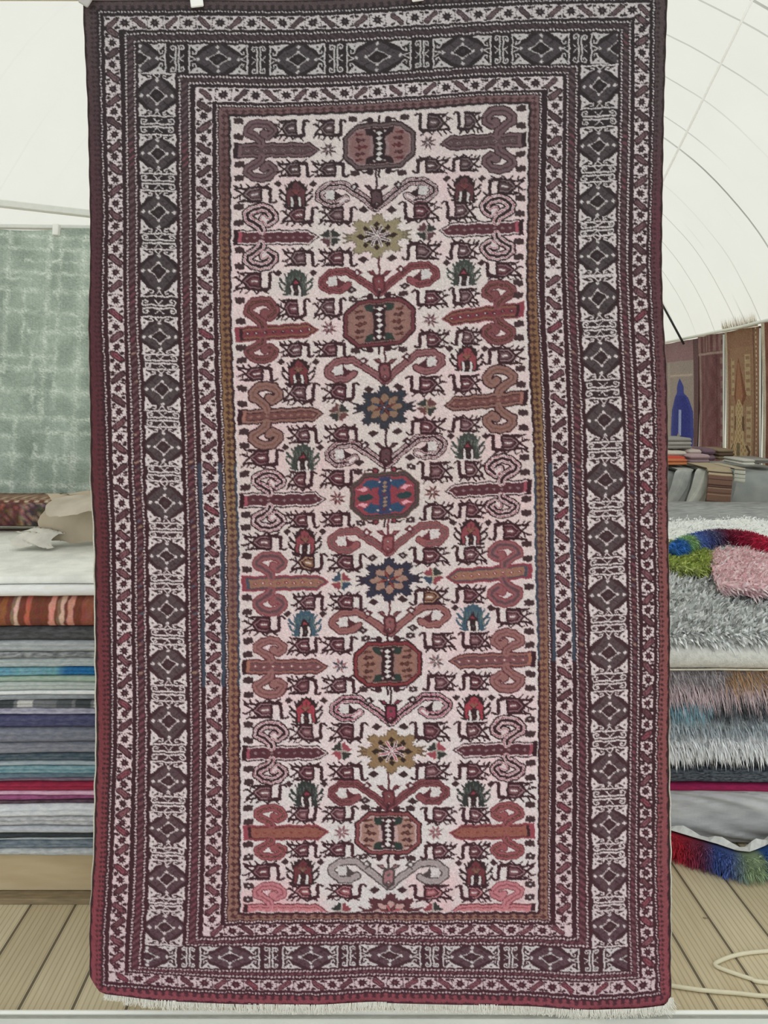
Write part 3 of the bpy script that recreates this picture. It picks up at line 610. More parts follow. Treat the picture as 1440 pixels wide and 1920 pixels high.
    for (x, y, c1, c2) in [(616, 281, C(98, 78, 80), C(76, 56, 60)), (803, 268, C(98, 78, 80), C(76, 56, 60)), (617, 616, C(130, 88, 94), C(96, 58, 64)), (808, 600, C(130, 88, 94), C(96, 58, 64)), (633, 935, C(130, 78, 78), C(96, 52, 56)), (811, 924, C(130, 82, 80), C(92, 52, 54)), (638, 1248, C(156, 100, 104), C(74, 66, 78)), (818, 1240, C(150, 108, 108), C(92, 78, 84)), (641, 1561, C(150, 104, 108), C(140, 84, 92)), (817, 1561, C(152, 108, 112), C(150, 84, 92))]:
        starlet(x, y, c1, c2)
    G, M, B, R_ = C(60, 58, 56), C(92, 60, 66), C(62, 76, 98), C(146, 64, 74)
    cross4(620, 446, (G, G, G, M), C(130, 120, 116)); cross4(800, 435, (M, G, M, G), C(130, 116, 110)); cross4(636, 774, (C(104, 64, 66), G, C(110, 66, 66), G), C(120, 92, 78)); cross4(801, 763, (G, C(104, 62, 64), G, C(108, 64, 66)), C(130, 108, 80))
    cross4(640, 1091, (B, R_, B, R_), C(168, 152, 120)); cross4(812, 1080, (R_, G, R_, B), C(168, 152, 120)); cross4(641, 1409, (G, R_*1.1, G, R_*1.1), C(150, 140, 130)); cross4(819, 1409, (G, R_*1.1, G, R_*1.1), C(150, 140, 130))
    cross4(641, 1709, (G, R_, G, R_), C(170, 150, 140)); cross4(812, 1709, (R_, G, R_, G), C(170, 150, 140))
    # palmettes with a diamond at each shoulder
    for (x, y, k) in [(555, 363, 'm'), (871, 353, 'm'), (555, 530, 'g'), (870, 511, 'g'), (560, 697, 'd'), (876, 672, 'r'), (568, 857, 'g'), (878, 836, 'g'), (572, 1015, 'r'), (883, 998, 'r'), (572, 1169, 'b'), (887, 1158, 'b'), (574, 1332, 'R'), (889, 1326, 'R'), (575, 1488, 'k'), (888, 1488, 'k'), (568, 1634, 'd'), (893, 1636, 'd')]:
        palmette(x, y, k)
        for s in (-1, 1): smalldia(x+s*33, y-18, y, rx=8, ry=6.5)
    for (x, y, h) in [(682, 394, 0), (735, 393, 0), (682, 487, 0), (735, 484, 0), (660, 545, 1), (759, 536, 1), (692, 730, 0), (747, 726, 0), (700, 813, 0), (745, 809, 0), (673, 867, 0), (769, 858, 0), (699, 1046, 1), (756, 1041, 1), (700, 1129, 0), (755, 1124, 0), (681, 1182, 1), (774, 1177, 1), (706, 1363, 0), (757, 1363, 0), (701, 1452, 0), (757, 1452, 0), (684, 1501, 1), (774, 1503, 0), (702, 1669, 0), (754, 1669, 0)]:
        smalldia(x, y, y, h, 10.5, 7)
    for (x, y, h) in [(662, 224, 0), (759, 219.5, 0), (666, 325, 0), (754, 324, 0), (662, 562, 1), (757, 550, 0), (667, 658, 0), (756, 655, 0), (672, 884, 0), (771, 875, 1), (677, 981, 1), (770, 975, 1), (685, 1197, 1), (770, 1192, 1), (681, 1293, 0), (775, 1292, 1), (686, 1514, 0), (770, 1516, 0), (682, 1606, 1), (771, 1610, 0)]:
        rosette(x, y, y, h, 9.5, 7)
    for k, y in enumerate(nums("227 257 308 334 388 418.5 469.6 500 563 602 652 676 729 758 810 836 889 914 965 989 1042.5 1068.5 1120.6 1147.7 1202 1227 1276 1303 1359 1388 1441.5 1466.5 1515.4 1541.5 1584 1608 1661 1686")):
        rosette(np.interp(y, [200, 500, 600, 750, 900, 1100, 1300, 1700], [448, 449, 451, 455, 460, 463.5, 466, 466]), y, y, y > 1600, 10.5, 8)
    for k, y in enumerate(nums("203 235 289 316.5 371.7 401 453 482 530 553 607 633 691.5 720.6 774 802 858 886 936 962 1019.6 1046.7 1100 1130 1184 1210 1264 1290 1348.7 1376 1431 1458 1509 1536 1581 1606 1658 1682")):
        rosette(np.interp(y, [200, 400, 500, 620, 700, 800, 900, 1000, 1100, 1200, 1300, 1700], [978, 975, 972, 973, 977, 981.5, 986, 988, 991.5, 993.5, 995, 994]), y, y, y > 1590 or 1340 < y < 1355, 10.5, 8)
    # animals in pairs
    A = """L 0 514 580 222 263|L 0 587 649 221 262|L 1 518 587 300 334|L 1 584 655 300 334|L 1 437 520 345 383|L 0 526 597 385 424|L 0 597 670 385 424|L 1 529 597 465 502|L 1 597 670 465 502|L 0 437 519 507 551|L 0 518 582 558 602|L 0 587 649 556 600|L 1 522 589 639 672|L 1 587 657 638 672|L 1 443 521 684 717|L 0 528 599 716 760|L 0 603 674 716 756|L 1 538 603 797 834|L 1 607 680 796 832|L 0 451 532 840 879|L 0 537 593 881 920|L 0 599 670 878 917|L 1 535 599 958 992|L 1 601 665 957 990|L 1 453 540 999 1034|L 0 543 614 1036 1076|L 0 614 688 1037 1074|L 1 547 615 1111 1147|L 1 615 688 1110 1147|L 0 454 536 1153 1192|L 0 538 603 1193 1230|L 0 601 670 1192 1228|L 1 536 603 1267 1305|L 1 603 674 1267 1303|L 1 455 541 1311 1351|L 0 540 613 1354 1394|L 0 615 690 1353 1393|L 1 542 614 1430 1467|L 1 614 690 1429 1466|L 0 457 538 1469 1507|L 0 538 601 1511 1545|L 0 603 672 1510 1544|L 1 536 603 1577 1610|L 1 601 672 1576 1609|L 1 455 534 1615 1653|L 0 538 607 1656 1690|L 0 611 687 1656 1689
R 0 777 848 209 253|R 0 852 906 206 250|R 1 773 844 293 327|R 1 842 902 290 324|R 1 906 986 330 368|R 0 748 827 376 419|R 0 829 896 375 417|R 1 754 829 451 490|R 1 837 900 449 489|R 0 902 981 489 525|R 0 773 842 542 579|R 0 842 900 538 576|R 1 777 844 618 655|R 1 848 904 614 650|R 1 906 986 647 686|R 0 760 837 702 743|R 0 842 904 700 740|R 1 762 837 782 818|R 1 841 904 779 813|R 0 912 993 812 851|R 0 782 851 863 906|R 0 853 909 861 902|R 1 787 853 941 978|R 1 853 913 938 974|R 1 916 996 975 1016|R 0 766 845 1024 1062|R 0 847 915 1022 1060|R 1 768 843 1100 1137|R 1 847 913 1097 1134|R 0 922 1001 1138 1176|R 0 786 856 1184 1222|R 0 859 923 1183 1221|R 1 793 858 1260 1298|R 1 860 921 1259 1297|R 1 922 1003 1303 1343|R 0 768 845 1351 1392|R 0 851 920 1351 1391|R 1 770 847 1427 1465|R 1 851 920 1427 1465|R 0 922 1006 1464 1503|R 0 788 857 1511 1547|R 0 860 921 1512 1547|R 1 788 857 1579 1613|R 1 859 921 1578 1613|R 1 922 1005 1615 1653|R 0 766 850 1657 1692|R 0 855 922 1658 1692"""
    for ln in A.splitlines():
        for it in ln.split('|'):
            s, inv, a, b, c, d_ = it.split(); a, b, c, d_ = map(float, (a, b, c, d_)); y = (c+d_)/2; n = rngp.random()
            body = mauve(y)*(.85 if y < 360 else 1.0)
            if y > 380 and n > .55: body = mix(body, C(112, 50, 60), .6)
            if n < .04 and y > 600: body = C(158, 108, 78)
            if y > 1650: body = C(176, 90, 98)
            animal(a, b, c, d_, inv == '1', s == 'R', body, y)
    CLIP[0] = None
def weave():
    fm = ground(); borders(); field(fm)
    # light blur: neighbouring knots bleed a little
    c = canvas
    c[1:-1, 1:-1] = (c[1:-1, 1:-1]*4+c[:-2, 1:-1]+c[2:, 1:-1]+c[1:-1, :-2]+c[1:-1, 2:])/8
    return c
# ================================================================ scene
import bpy, random
from mathutils import Vector
SC = bpy.context.scene; COL = SC.collection
random.seed(5); RN = np.random.default_rng(11)
F = 1400.0; CX, CY, CZ = 720.0, 740.0, 1.5              # lens and eye height used to lay the place out in metres
def P(px, py, D): return ((px-CX)/F*D, D, CZ-(py-CY)/F*D)
def floorP(px, py, z=0.0):
    D = (CZ-z)*F/(py-CY); return ((px-CX)/F*D, D, z)
def lin(c):
    c = np.clip(np.asarray(c, np.float64)/255.0, 0, 1)
    return np.where(c <= .04045, c/12.92, ((c+.055)/1.055)**2.4)
def tag(o, label=None, cat=None, group=None, kind=None):
    if label: o['label'] = label
    if cat: o['category'] = cat
    if group: o['group'] = group
    if kind: o['kind'] = kind
    return o
def empty(name, loc=(0, 0, 0)):
    o = bpy.data.objects.new(name, None); o.location = loc; o.empty_display_size = .1; COL.objects.link(o); return o
def mesh(name, V, Fc, mt, parent=None, smooth=True, cols=None):
    V = np.asarray(V, np.float32).reshape(-1, 3)
    if parent is not None: V = V-np.array(parent.location, np.float32)
    me = bpy.data.meshes.new(name)
    if isinstance(Fc, np.ndarray):
        n = len(Fc); k = Fc.shape[1]
        me.vertices.add(len(V)); me.vertices.foreach_set('co', V.ravel())
        me.loops.add(n*k); me.loops.foreach_set('vertex_index', Fc.astype(np.int32).ravel())
        me.polygons.add(n); me.polygons.foreach_set('loop_start', np.arange(0, n*k, k, dtype=np.int32))
        me.update(calc_edges=True)
    else:
        me.from_pydata(V.tolist(), [], [list(f) for f in Fc]); me.update()
    me.polygons.foreach_set('use_smooth', np.full(len(me.polygons), smooth, dtype=bool))
    if cols is not None:
        at = me.color_attributes.new('Col', 'FLOAT_COLOR', 'POINT')
        c = np.ones((len(V), 4), np.float32); c[:, :3] = lin(cols)
        at.data.foreach_set('color', c.ravel())
    me.materials.append(mt)
    o = bpy.data.objects.new(name, me); COL.objects.link(o)
    if parent is not None: o.parent = parent
    return o
def grid(nu, nv):
    i = np.arange(nu*nv).reshape(nv, nu)
    return np.stack([i[:-1, :-1].ravel(), i[1:, :-1].ravel(), i[1:, 1:].ravel(), i[:-1, 1:].ravel()], 1)
class MB:
    def __init__(s): s.v = []; s.f = []
    def add(s, V, Fc):
        n = len(s.v); s.v += [tuple(p) for p in V]; s.f += [tuple(i+n for i in f) for f in Fc]; return s
    def box(s, c, d, rz=0, ry=0, rx=0, bev=.0):
        hx, hy, hz = d[0]/2, d[1]/2, d[2]/2; b = min(bev, hx*.9, hy*.9, hz*.9)
        V = []
        for sz, ins in ((-hz, b), (-hz+b, 0), (hz-b, 0), (hz, b)):
            for (x, y) in ((-hx+b, -hy+ins), (hx-b, -hy+ins), (hx-ins, -hy+b), (hx-ins, hy-b), (hx-b, hy-ins), (-hx+b, hy-ins), (-hx+ins, hy-b), (-hx+ins, -hy+b)): V.append((x, y, sz))
        Fc = [tuple(range(7, -1, -1)), tuple(range(24, 32))]
        for k in range(3):
            for j in range(8): a = k*8+j; bb = k*8+(j+1) % 8; Fc.append((a, bb, bb+8, a+8))
        from mathutils import Euler
        R = Euler((rx, ry, rz)).to_matrix()
        return s.add([R @ Vector(v)+Vector(c) for v in V], Fc)
    def tube(s, pts, r, n=10, caps=True):
        pts = [Vector(p) for p in pts]; m = len(pts); V = []; up = Vector((0, 0, 1))
        for i, p in enumerate(pts):
            t = (pts[min(i+1, m-1)]-pts[max(i-1, 0)]).normalized()
            a = t.cross(up if abs(t.z) < .95 else Vector((1, 0, 0))).normalized(); b = t.cross(a)
            rr = r[i] if hasattr(r, '__len__') else r
            for k in range(n):
                an = 2*math.pi*k/n; V.append(p+a*rr*math.cos(an)+b*rr*math.sin(an))
        Fc = [(i*n+k, i*n+(k+1) % n, (i+1)*n+(k+1) % n, (i+1)*n+k) for i in range(m-1) for k in range(n)]
        if caps: Fc += [tuple(range(n-1, -1, -1)), tuple(range((m-1)*n, m*n))]
        return s.add(V, Fc)
    def build(s, name, mt, parent=None, smooth=False): return mesh(name, s.v, s.f, mt, parent, smooth)
def noise1(x, seed=0):                                     # smooth pseudo noise, vectorised
    return (np.sin(x*1.0+seed*1.3)+np.sin(x*2.17+seed*2.9+1)*.6+np.sin(x*4.31+seed*.7+2)*.35+np.sin(x*9.1+seed*4.1)*.2)/2.15
# ---------------------------------------------------------------- materials
def mat(name, col=None, rough=.9, attr=False, var=.12, vscale=40, bump=.0, bscale=200, spec=.2, col2=None, stretch=(1, 1, 1), sheen=0, trans=0):
    m = bpy.data.materials.new(name); m.use_nodes = True; nt = m.node_tree; N = nt.nodes; L = nt.links
    b = N['Principled BSDF']; b.inputs['Roughness'].default_value = rough; b.inputs['Specular IOR Level'].default_value = spec
    if sheen: b.inputs['Sheen Weight'].default_value = sheen
    tc = N.new('ShaderNodeTexCoord'); mpn = N.new('ShaderNodeMapping'); mpn.inputs['Scale'].default_value = stretch
    L.new(tc.outputs['Object'], mpn.inputs['Vector'])
    nz = N.new('ShaderNodeTexNoise'); nz.inputs['Scale'].default_value = vscale; nz.inputs['Detail'].default_value = 4; L.new(mpn.outputs[0], nz.inputs['Vector'])
    if col2 is None:
        mr = N.new('ShaderNodeMapRange'); mr.inputs['From Min'].default_value = .25; mr.inputs['From Max'].default_value = .75
        mr.inputs['To Min'].default_value = 1-var; mr.inputs['To Max'].default_value = 1+var; L.new(nz.outputs['Fac'], mr.inputs['Value'])
        vm = N.new('ShaderNodeVectorMath'); vm.operation = 'SCALE'; L.new(mr.outputs[0], vm.inputs['Scale'])
        if attr:
            a = N.new('ShaderNodeAttribute'); a.attribute_name = 'Col'; L.new(a.outputs['Color'], vm.inputs[0])
        else: vm.inputs[0].default_value = tuple(lin(col))
        src = vm.outputs[0]
    else:
        cr = N.new('ShaderNodeValToRGB'); e = cr.color_ramp.elements; e[0].position = .35; e[1].position = .65
        e[0].color = (*lin(col), 1); e[1].color = (*lin(col2), 1); L.new(nz.outputs['Fac'], cr.inputs[0]); src = cr.outputs[0]
    L.new(src, b.inputs['Base Color'])
    if bump:
        n2 = N.new('ShaderNodeTexNoise'); n2.inputs['Scale'].default_value = bscale; n2.inputs['Detail'].default_value = 3; L.new(mpn.outputs[0], n2.inputs['Vector'])
        bp = N.new('ShaderNodeBump'); bp.inputs['Strength'].default_value = bump; bp.inputs['Distance'].default_value = .004
        L.new(n2.outputs['Fac'], bp.inputs['Height']); L.new(bp.outputs[0], b.inputs['Normal'])
    if trans:
        out = N['Material Output']; t = N.new('ShaderNodeBsdfTranslucent'); mx = N.new('ShaderNodeMixShader'); mx.inputs[0].default_value = trans
        L.new(src, t.inputs['Color']); L.new(b.outputs[0], mx.inputs[1]); L.new(t.outputs[0], mx.inputs[2]); L.new(mx.outputs[0], out.inputs[0])
    return m
# ---------------------------------------------------------------- light, camera
w = bpy.data.worlds.new('overcast_daylight'); SC.world = w; w.use_nodes = True
bg = w.node_tree.nodes['Background']; bg.inputs['Color'].default_value = (*lin((244, 250, 255)), 1); bg.inputs['Strength'].default_value = WORLD
cam = bpy.data.cameras.new('camera'); co = bpy.data.objects.new('camera', cam); COL.objects.link(co); SC.camera = co
co.location = (0, 0, CZ); co.rotation_euler = (math.pi/2, 0, 0)
cam.sensor_fit = 'VERTICAL'; cam.sensor_height = 24; cam.sensor_width = 18; cam.lens = 24*F/1920; cam.shift_y = -(960-CY)/1920; cam.clip_end = 200
SC.view_settings.view_transform = 'Standard'; SC.view_settings.look = 'None'; SC.view_settings.gamma = 1; SC.view_settings.exposure = EXPO; SC.view_settings.use_curve_mapping = False
SC.cycles.max_bounces = 6; SC.cycles.diffuse_bounces = 4; SC.cycles.transmission_bounces = 4
# ---------------------------------------------------------------- setting: deck and vaulted tent
def deck_material():
    m = bpy.data.materials.new('weathered_deck'); m.use_nodes = True; nt = m.node_tree; N = nt.nodes; L = nt.links; b = N['Principled BSDF']
    tc = N.new('ShaderNodeTexCoord'); sp = N.new('ShaderNodeSeparateXYZ'); L.new(tc.outputs['Object'], sp.inputs[0])
    def M(op, a, b_=None, c=None):
        n = N.new('ShaderNodeMath'); n.operation = op
        for i, v in enumerate((a, b_, c)):
            if v is None: continue
            if isinstance(v, (int, float)): n.inputs[i].default_value = v
            else: L.new(v, n.inputs[i])
        return n.outputs[0]
    u = M('ADD', sp.outputs['X'], M('MULTIPLY', sp.outputs['Y'], 55/1400))
    W = .1311; q = M('DIVIDE', M('SUBTRACT', u, 1.015), W); idx = M('FLOOR', q); fr = M('FRACT', q)
    edge = M('MINIMUM', fr, M('SUBTRACT', 1.0, fr)); gap = M('LESS_THAN', edge, .028)
    gr = M('FRACT', M('MULTIPLY', fr, 9.0)); gd = M('ABSOLUTE', M('SUBTRACT', gr, .5)); groove = M('LESS_THAN', gd, .13)
    wn = N.new('ShaderNodeTexWhiteNoise'); wn.noise_dimensions = '1D'; L.new(idx, wn.inputs['W'])
    cmb = N.new('ShaderNodeCombineXYZ'); L.new(u, cmb.inputs[0]); L.new(M('MULTIPLY', sp.outputs['Y'], .09), cmb.inputs[1]); L.new(M('MULTIPLY', idx, 3.7), cmb.inputs[2])
    nz = N.new('ShaderNodeTexNoise'); nz.inputs['Scale'].default_value = 60; nz.inputs['Detail'].default_value = 5; L.new(cmb.outputs[0], nz.inputs['Vector'])
    n2 = N.new('ShaderNodeTexNoise'); n2.inputs['Scale'].default_value = 2.3; n2.inputs['Detail'].default_value = 2; L.new(tc.outputs['Object'], n2.inputs['Vector'])
    cr = N.new('ShaderNodeValToRGB'); e = cr.color_ramp.elements; e[0].position = .1; e[0].color = (*lin((176, 158, 122)), 1); e[1].position = .9; e[1].color = (*lin((232, 219, 186)), 1)
    L.new(M('ADD', M('MULTIPLY', nz.outputs['Fac'], .45), M('ADD', M('MULTIPLY', wn.outputs['Value'], .28), M('MULTIPLY', n2.outputs['Fac'], .3))), cr.inputs[0])
    # knots and screw heads
    vo = N.new('ShaderNodeTexVoronoi'); vo.inputs['Scale'].default_value = 3.4; c2 = N.new('ShaderNodeCombineXYZ'); L.new(M('MULTIPLY', u, 1.0), c2.inputs[0]); L.new(M('MULTIPLY', sp.outputs['Y'], 1.7), c2.inputs[1]); L.new(c2.outputs[0], vo.inputs['Vector'])
    kn = M('MULTIPLY', M('LESS_THAN', M('ADD', vo.outputs['Distance'], M('MULTIPLY', nz.outputs['Fac'], .05)), .095), .55)
    dark_ = M('MAXIMUM', M('MULTIPLY', gap, .82), M('MAXIMUM', M('MULTIPLY', groove, .24), kn))
    mx = N.new('ShaderNodeMix'); mx.data_type = 'RGBA'; L.new(dark_, mx.inputs[0]); L.new(cr.outputs[0], mx.inputs[6]); mx.inputs[7].default_value = (*lin((62, 50, 36)), 1)
    L.new(mx.outputs[2], b.inputs['Base Color']); b.inputs['Roughness'].default_value = .62; b.inputs['Specular IOR Level'].default_value = .35
    bp = N.new('ShaderNodeBump'); bp.inputs['Strength'].default_value = .5; bp.inputs['Distance'].default_value = .003; L.new(M('SUBTRACT', 1.0, M('MAXIMUM', gap, M('MULTIPLY', groove, .6))), bp.inputs['Height']); L.new(bp.outputs[0], b.inputs['Normal'])
    return m
fl = mesh('floor', [(-4, -6, 0), (10, -6, 0), (10, 27, 0), (-4, 27, 0)], [(0, 1, 2, 3)], deck_material(), smooth=False); tag(fl, kind='structure')
def vault_material():
    m = mat('tent_fabric', (235, 233, 224), rough=.7, var=.02, vscale=1.2, trans=.55)
    nt = m.node_tree; N = nt.nodes; L = nt.links
    tc = N.new('ShaderNodeTexCoord'); sp = N.new('ShaderNodeSeparateXYZ'); L.new(tc.outputs['Object'], sp.inputs[0])
    def M(op, a, b_=None):
        n = N.new('ShaderNodeMath'); n.operation = op
        for i, v in enumerate((a, b_)):
            if v is None: continue
            if isinstance(v, (int, float)): n.inputs[i].default_value = v
            else: L.new(v, n.inputs[i])
        return n.outputs[0]
    nz = N.new('ShaderNodeTexNoise'); nz.inputs['Scale'].default_value = .55; nz.inputs['Detail'].default_value = 2; L.new(tc.outputs['Object'], nz.inputs['Vector'])
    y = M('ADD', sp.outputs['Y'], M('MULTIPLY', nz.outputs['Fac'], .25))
    def crease(per, wd, lo, amt, seed):  # thin shadows along the creases, drawn as dark lines in the fabric colour
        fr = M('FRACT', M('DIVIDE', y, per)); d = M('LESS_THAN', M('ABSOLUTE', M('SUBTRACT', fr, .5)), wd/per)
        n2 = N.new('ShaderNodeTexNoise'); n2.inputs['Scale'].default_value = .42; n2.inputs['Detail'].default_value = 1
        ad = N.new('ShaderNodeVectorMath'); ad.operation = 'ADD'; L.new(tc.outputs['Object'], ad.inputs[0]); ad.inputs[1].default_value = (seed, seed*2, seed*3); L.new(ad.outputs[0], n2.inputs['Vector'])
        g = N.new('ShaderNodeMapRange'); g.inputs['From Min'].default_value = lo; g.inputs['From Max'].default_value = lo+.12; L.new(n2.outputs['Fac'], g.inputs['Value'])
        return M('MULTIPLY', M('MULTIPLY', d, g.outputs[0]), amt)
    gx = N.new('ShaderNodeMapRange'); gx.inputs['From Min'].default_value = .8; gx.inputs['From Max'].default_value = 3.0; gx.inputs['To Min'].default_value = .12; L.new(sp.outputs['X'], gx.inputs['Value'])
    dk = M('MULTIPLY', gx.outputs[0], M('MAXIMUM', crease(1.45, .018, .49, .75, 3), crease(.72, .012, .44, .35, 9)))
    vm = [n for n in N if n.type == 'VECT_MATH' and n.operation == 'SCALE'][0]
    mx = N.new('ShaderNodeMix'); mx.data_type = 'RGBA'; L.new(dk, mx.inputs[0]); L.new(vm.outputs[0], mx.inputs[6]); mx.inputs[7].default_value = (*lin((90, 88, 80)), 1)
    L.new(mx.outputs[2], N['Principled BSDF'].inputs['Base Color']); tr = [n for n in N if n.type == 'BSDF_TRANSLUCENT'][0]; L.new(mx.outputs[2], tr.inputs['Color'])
    return m
VX, VZ, VR, VY1 = .9, .9, 4.6, 26.0
nu, nv = 73, 40; a = np.linspace(math.pi, 0, nu); yy = np.linspace(-1.0, VY1, nv)
A_, Y_ = np.meshgrid(a, yy); V = np.stack([VX+VR*np.cos(A_), Y_, VZ+VR*np.sin(A_)], 2); V = np.concatenate([V[:, :1]*np.array([1, 1, 0]), V, V[:, -1:]*np.array([1, 1, 0])], 1).reshape(-1, 3); nu += 2
vm_ = vault_material()
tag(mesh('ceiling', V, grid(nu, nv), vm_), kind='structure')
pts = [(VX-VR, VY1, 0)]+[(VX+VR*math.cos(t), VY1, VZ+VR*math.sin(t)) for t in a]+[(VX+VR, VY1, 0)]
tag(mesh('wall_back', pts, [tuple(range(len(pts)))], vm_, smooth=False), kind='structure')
# ---------------------------------------------------------------- the hanging patterned rug
RD_ = 1.75
g_, TT_ = TAB['T']; _, BT_ = TAB['B']; _, LT_ = TAB['L']; _, RT_ = TAB['R']
def top(x): return np.interp(x, g_, TT_[:, 0])
def bot(x):
    y = np.interp(x, g_, BT_[:, 0])
    y = np.minimum(y, np.interp(x, [150, 164, 170, 177, 186, 200, 235, 260], [1795, 1815, 1834, 1846, 1859, 1865, 1868, 3000]))
    return np.minimum(y, np.interp(x, [1200, 1225, 1243, 1252, 1258, 1262], [3000, 1891, 1889, 1881, 1868, 1845]))
def lef(y): return np.interp(y, g_, LT_[:, 0])+.5*np.sin(y*.11)
def rig(y): return np.interp(y, g_, RT_[:, 0])+.5*np.sin(y*.13+1)
def rugmap(a, b, grow=0.0):
    X = 160+1090*a; Y = top(X)+(bot(X)-top(X))*b
    for _ in range(6):
        l, r = lef(Y)-grow, rig(Y)+grow; X = l+(r-l)*a
        t, bb = top(X)-grow, bot(np.clip(X, 165, 1259))+grow*.6; Y = t+(bb-t)*b
    return X, Y
def rugwave(X, Y):                                         # the way it hangs: soft folds falling from the clips
    t = np.clip(Y/1900, 0, 1)
    d = .0055*np.sin(X*.0105+.8+.5*t)*(.5+.6*t)+.003*np.sin(X*.031+1.9+Y*.0016)*(.3+t)+.002*np.sin(Y*.011+X*.004)
    d += -.006*np.exp(-((X-760)/70)**2)*t**3 + .0035*np.sin(X*.022)*np.clip((Y-1650)/250, 0, 1)
    d += .006*np.exp(-((Y-560-(X-700)*.08)/16)**2)*np.clip((X-1000)/200, 0, 1) + .004*np.exp(-((Y-1000-(X-200)*.05)/14)**2)*np.clip((420-X)/200, 0, 1)
    return d
nu, nv = NU, NV
a, b = np.meshgrid(np.linspace(0, 1, nu), np.linspace(0, 1, nv)); X, Y = rugmap(a, b)
D = RD_+rugwave(X, Y)
kn = RN.normal(0, 1, X.shape); D = D+kn*.00035
V = np.stack([(X-CX)/F*D, D, CZ-(Y-CY)/F*D], 2).reshape(-1, 3)
cv = weave()
jx = .9*np.sin(Y*.19+np.sin(X*.05))*np.sin(X*.023+1)+.8*np.sin(Y*.41+X*.07)*.6+RN.normal(0, .42, X.shape)
jy = .9*np.sin(X*.17+np.sin(Y*.045))*np.sin(Y*.019)+.8*np.sin(X*.37+Y*.05)*.6+RN.normal(0, .42, X.shape)
ix = np.clip(((X+jx-X0)*K), 0, CW-2); iy = np.clip(((Y+jy-Y0)*K), 0, CH-2); i0 = ix.astype(int); j0 = iy.astype(int); fx = (ix-i0)[..., None]; fy = (iy-j0)[..., None]
cc = (cv[j0, i0]*(1-fx)+cv[j0, i0+1]*fx)*(1-fy)+(cv[j0+1, i0]*(1-fx)+cv[j0+1, i0+1]*fx)*fy
cc = cc*(1+RN.normal(0, .05, X.shape))[..., None]+RN.normal(0, 2.0, X.shape)[..., None]
lumn = cc.mean(2, keepdims=True); cc = cc*SAT+lumn*(1-SAT); cc = cc*GAIN+LIFT
el = np.minimum(X-lef(Y), rig(Y)-X); cc[el < 2.4] = cc[el < 2.4]*.45+np.array([50, 42, 36])*.55
pm = mat('wool_pile', attr=True, rough=.95, var=.05, vscale=700, bump=.25, bscale=900, spec=.08, sheen=.0)
rug = empty('patterned_rug', (0, RD_, .07)); tag(rug, 'large hanging wool rug with red, brown and ivory pattern of medallions and animals', 'rug')
mesh('pile', V, grid(nu, nv), pm, rug, True, cc.reshape(-1, 3)); del cv
canvas = None
# woven back, slightly larger, with the pale corded edges
nu2, nv2 = 90, 160; a, b = np.meshgrid(np.linspace(0, 1, nu2), np.linspace(0, 1, nv2)); X, Y = rugmap(a, b, .6); D = RD_+rugwave(X, Y)+.006
V = np.stack([(X-CX)/F*D, D, CZ-(Y-CY)/F*D], 2).reshape(-1, 3)
mesh('backing', V, grid(nu2, nv2), mat('woven_back', (150, 124, 118), var=.2, vscale=90, bump=.3, bscale=400), rug)
ys = np.linspace(0, 1, 160)
for nm, lo, hi, sx in (('selvedge', 860, 1700, 0), ('selvedge', 1330, 1800, 1)):
    yv = np.linspace(lo, hi, 120); xv = (lef(yv)-1.6) if sx == 0 else (rig(yv)+1.4); xv = xv+.5*np.sin(yv*.08)
    dd = RD_+rugwave(xv, yv)+.003
    MB().tube([P(x, y, d) for x, y, d in zip(xv, yv, dd)], [.0019*min(1, .25+(y-lo)/200, .25+(hi-y)/200) for y in yv], 6).build(nm, mat('pale_edge_cord', (202, 198, 184), var=.2, vscale=300), rug, True)
# fringe
n = 2600; fx_ = np.sort(RN.uniform(196, 1262, n)); Vv = []; Ff = []
for k, x in enumerate(fx_):
    yb_ = float(bot(min(max(x, 200), 1256)))-2; Ln = RN.uniform(11, 20)*(1 if x > 230 else .7); lean = RN.normal(0, 4.0); wv = RN.uniform(.5, 1.1)
    if x > 1245: Ln = RN.uniform(14, 30); lean = RN.uniform(4, 16)
    d0 = RD_+RN.uniform(-.002, .005); n0 = len(Vv)
    for s in range(4):
        t = s/3; xx = x+lean*t*t+.6*math.sin(k+s); w_ = wv*(1-.6*t)
        Vv += [P(xx-w_, yb_+Ln*t, d0+.004*t*RN.uniform(.5, 1.3)), P(xx+w_, yb_+Ln*t, d0+.003*t)]
    for s in range(3): q = n0+s*2; Ff.append((q, q+1, q+3, q+2))
tag(mesh('fringe', Vv, Ff, mat('cotton_fringe', (234, 230, 218), var=.1, vscale=60), rug, False), kind='stuff')
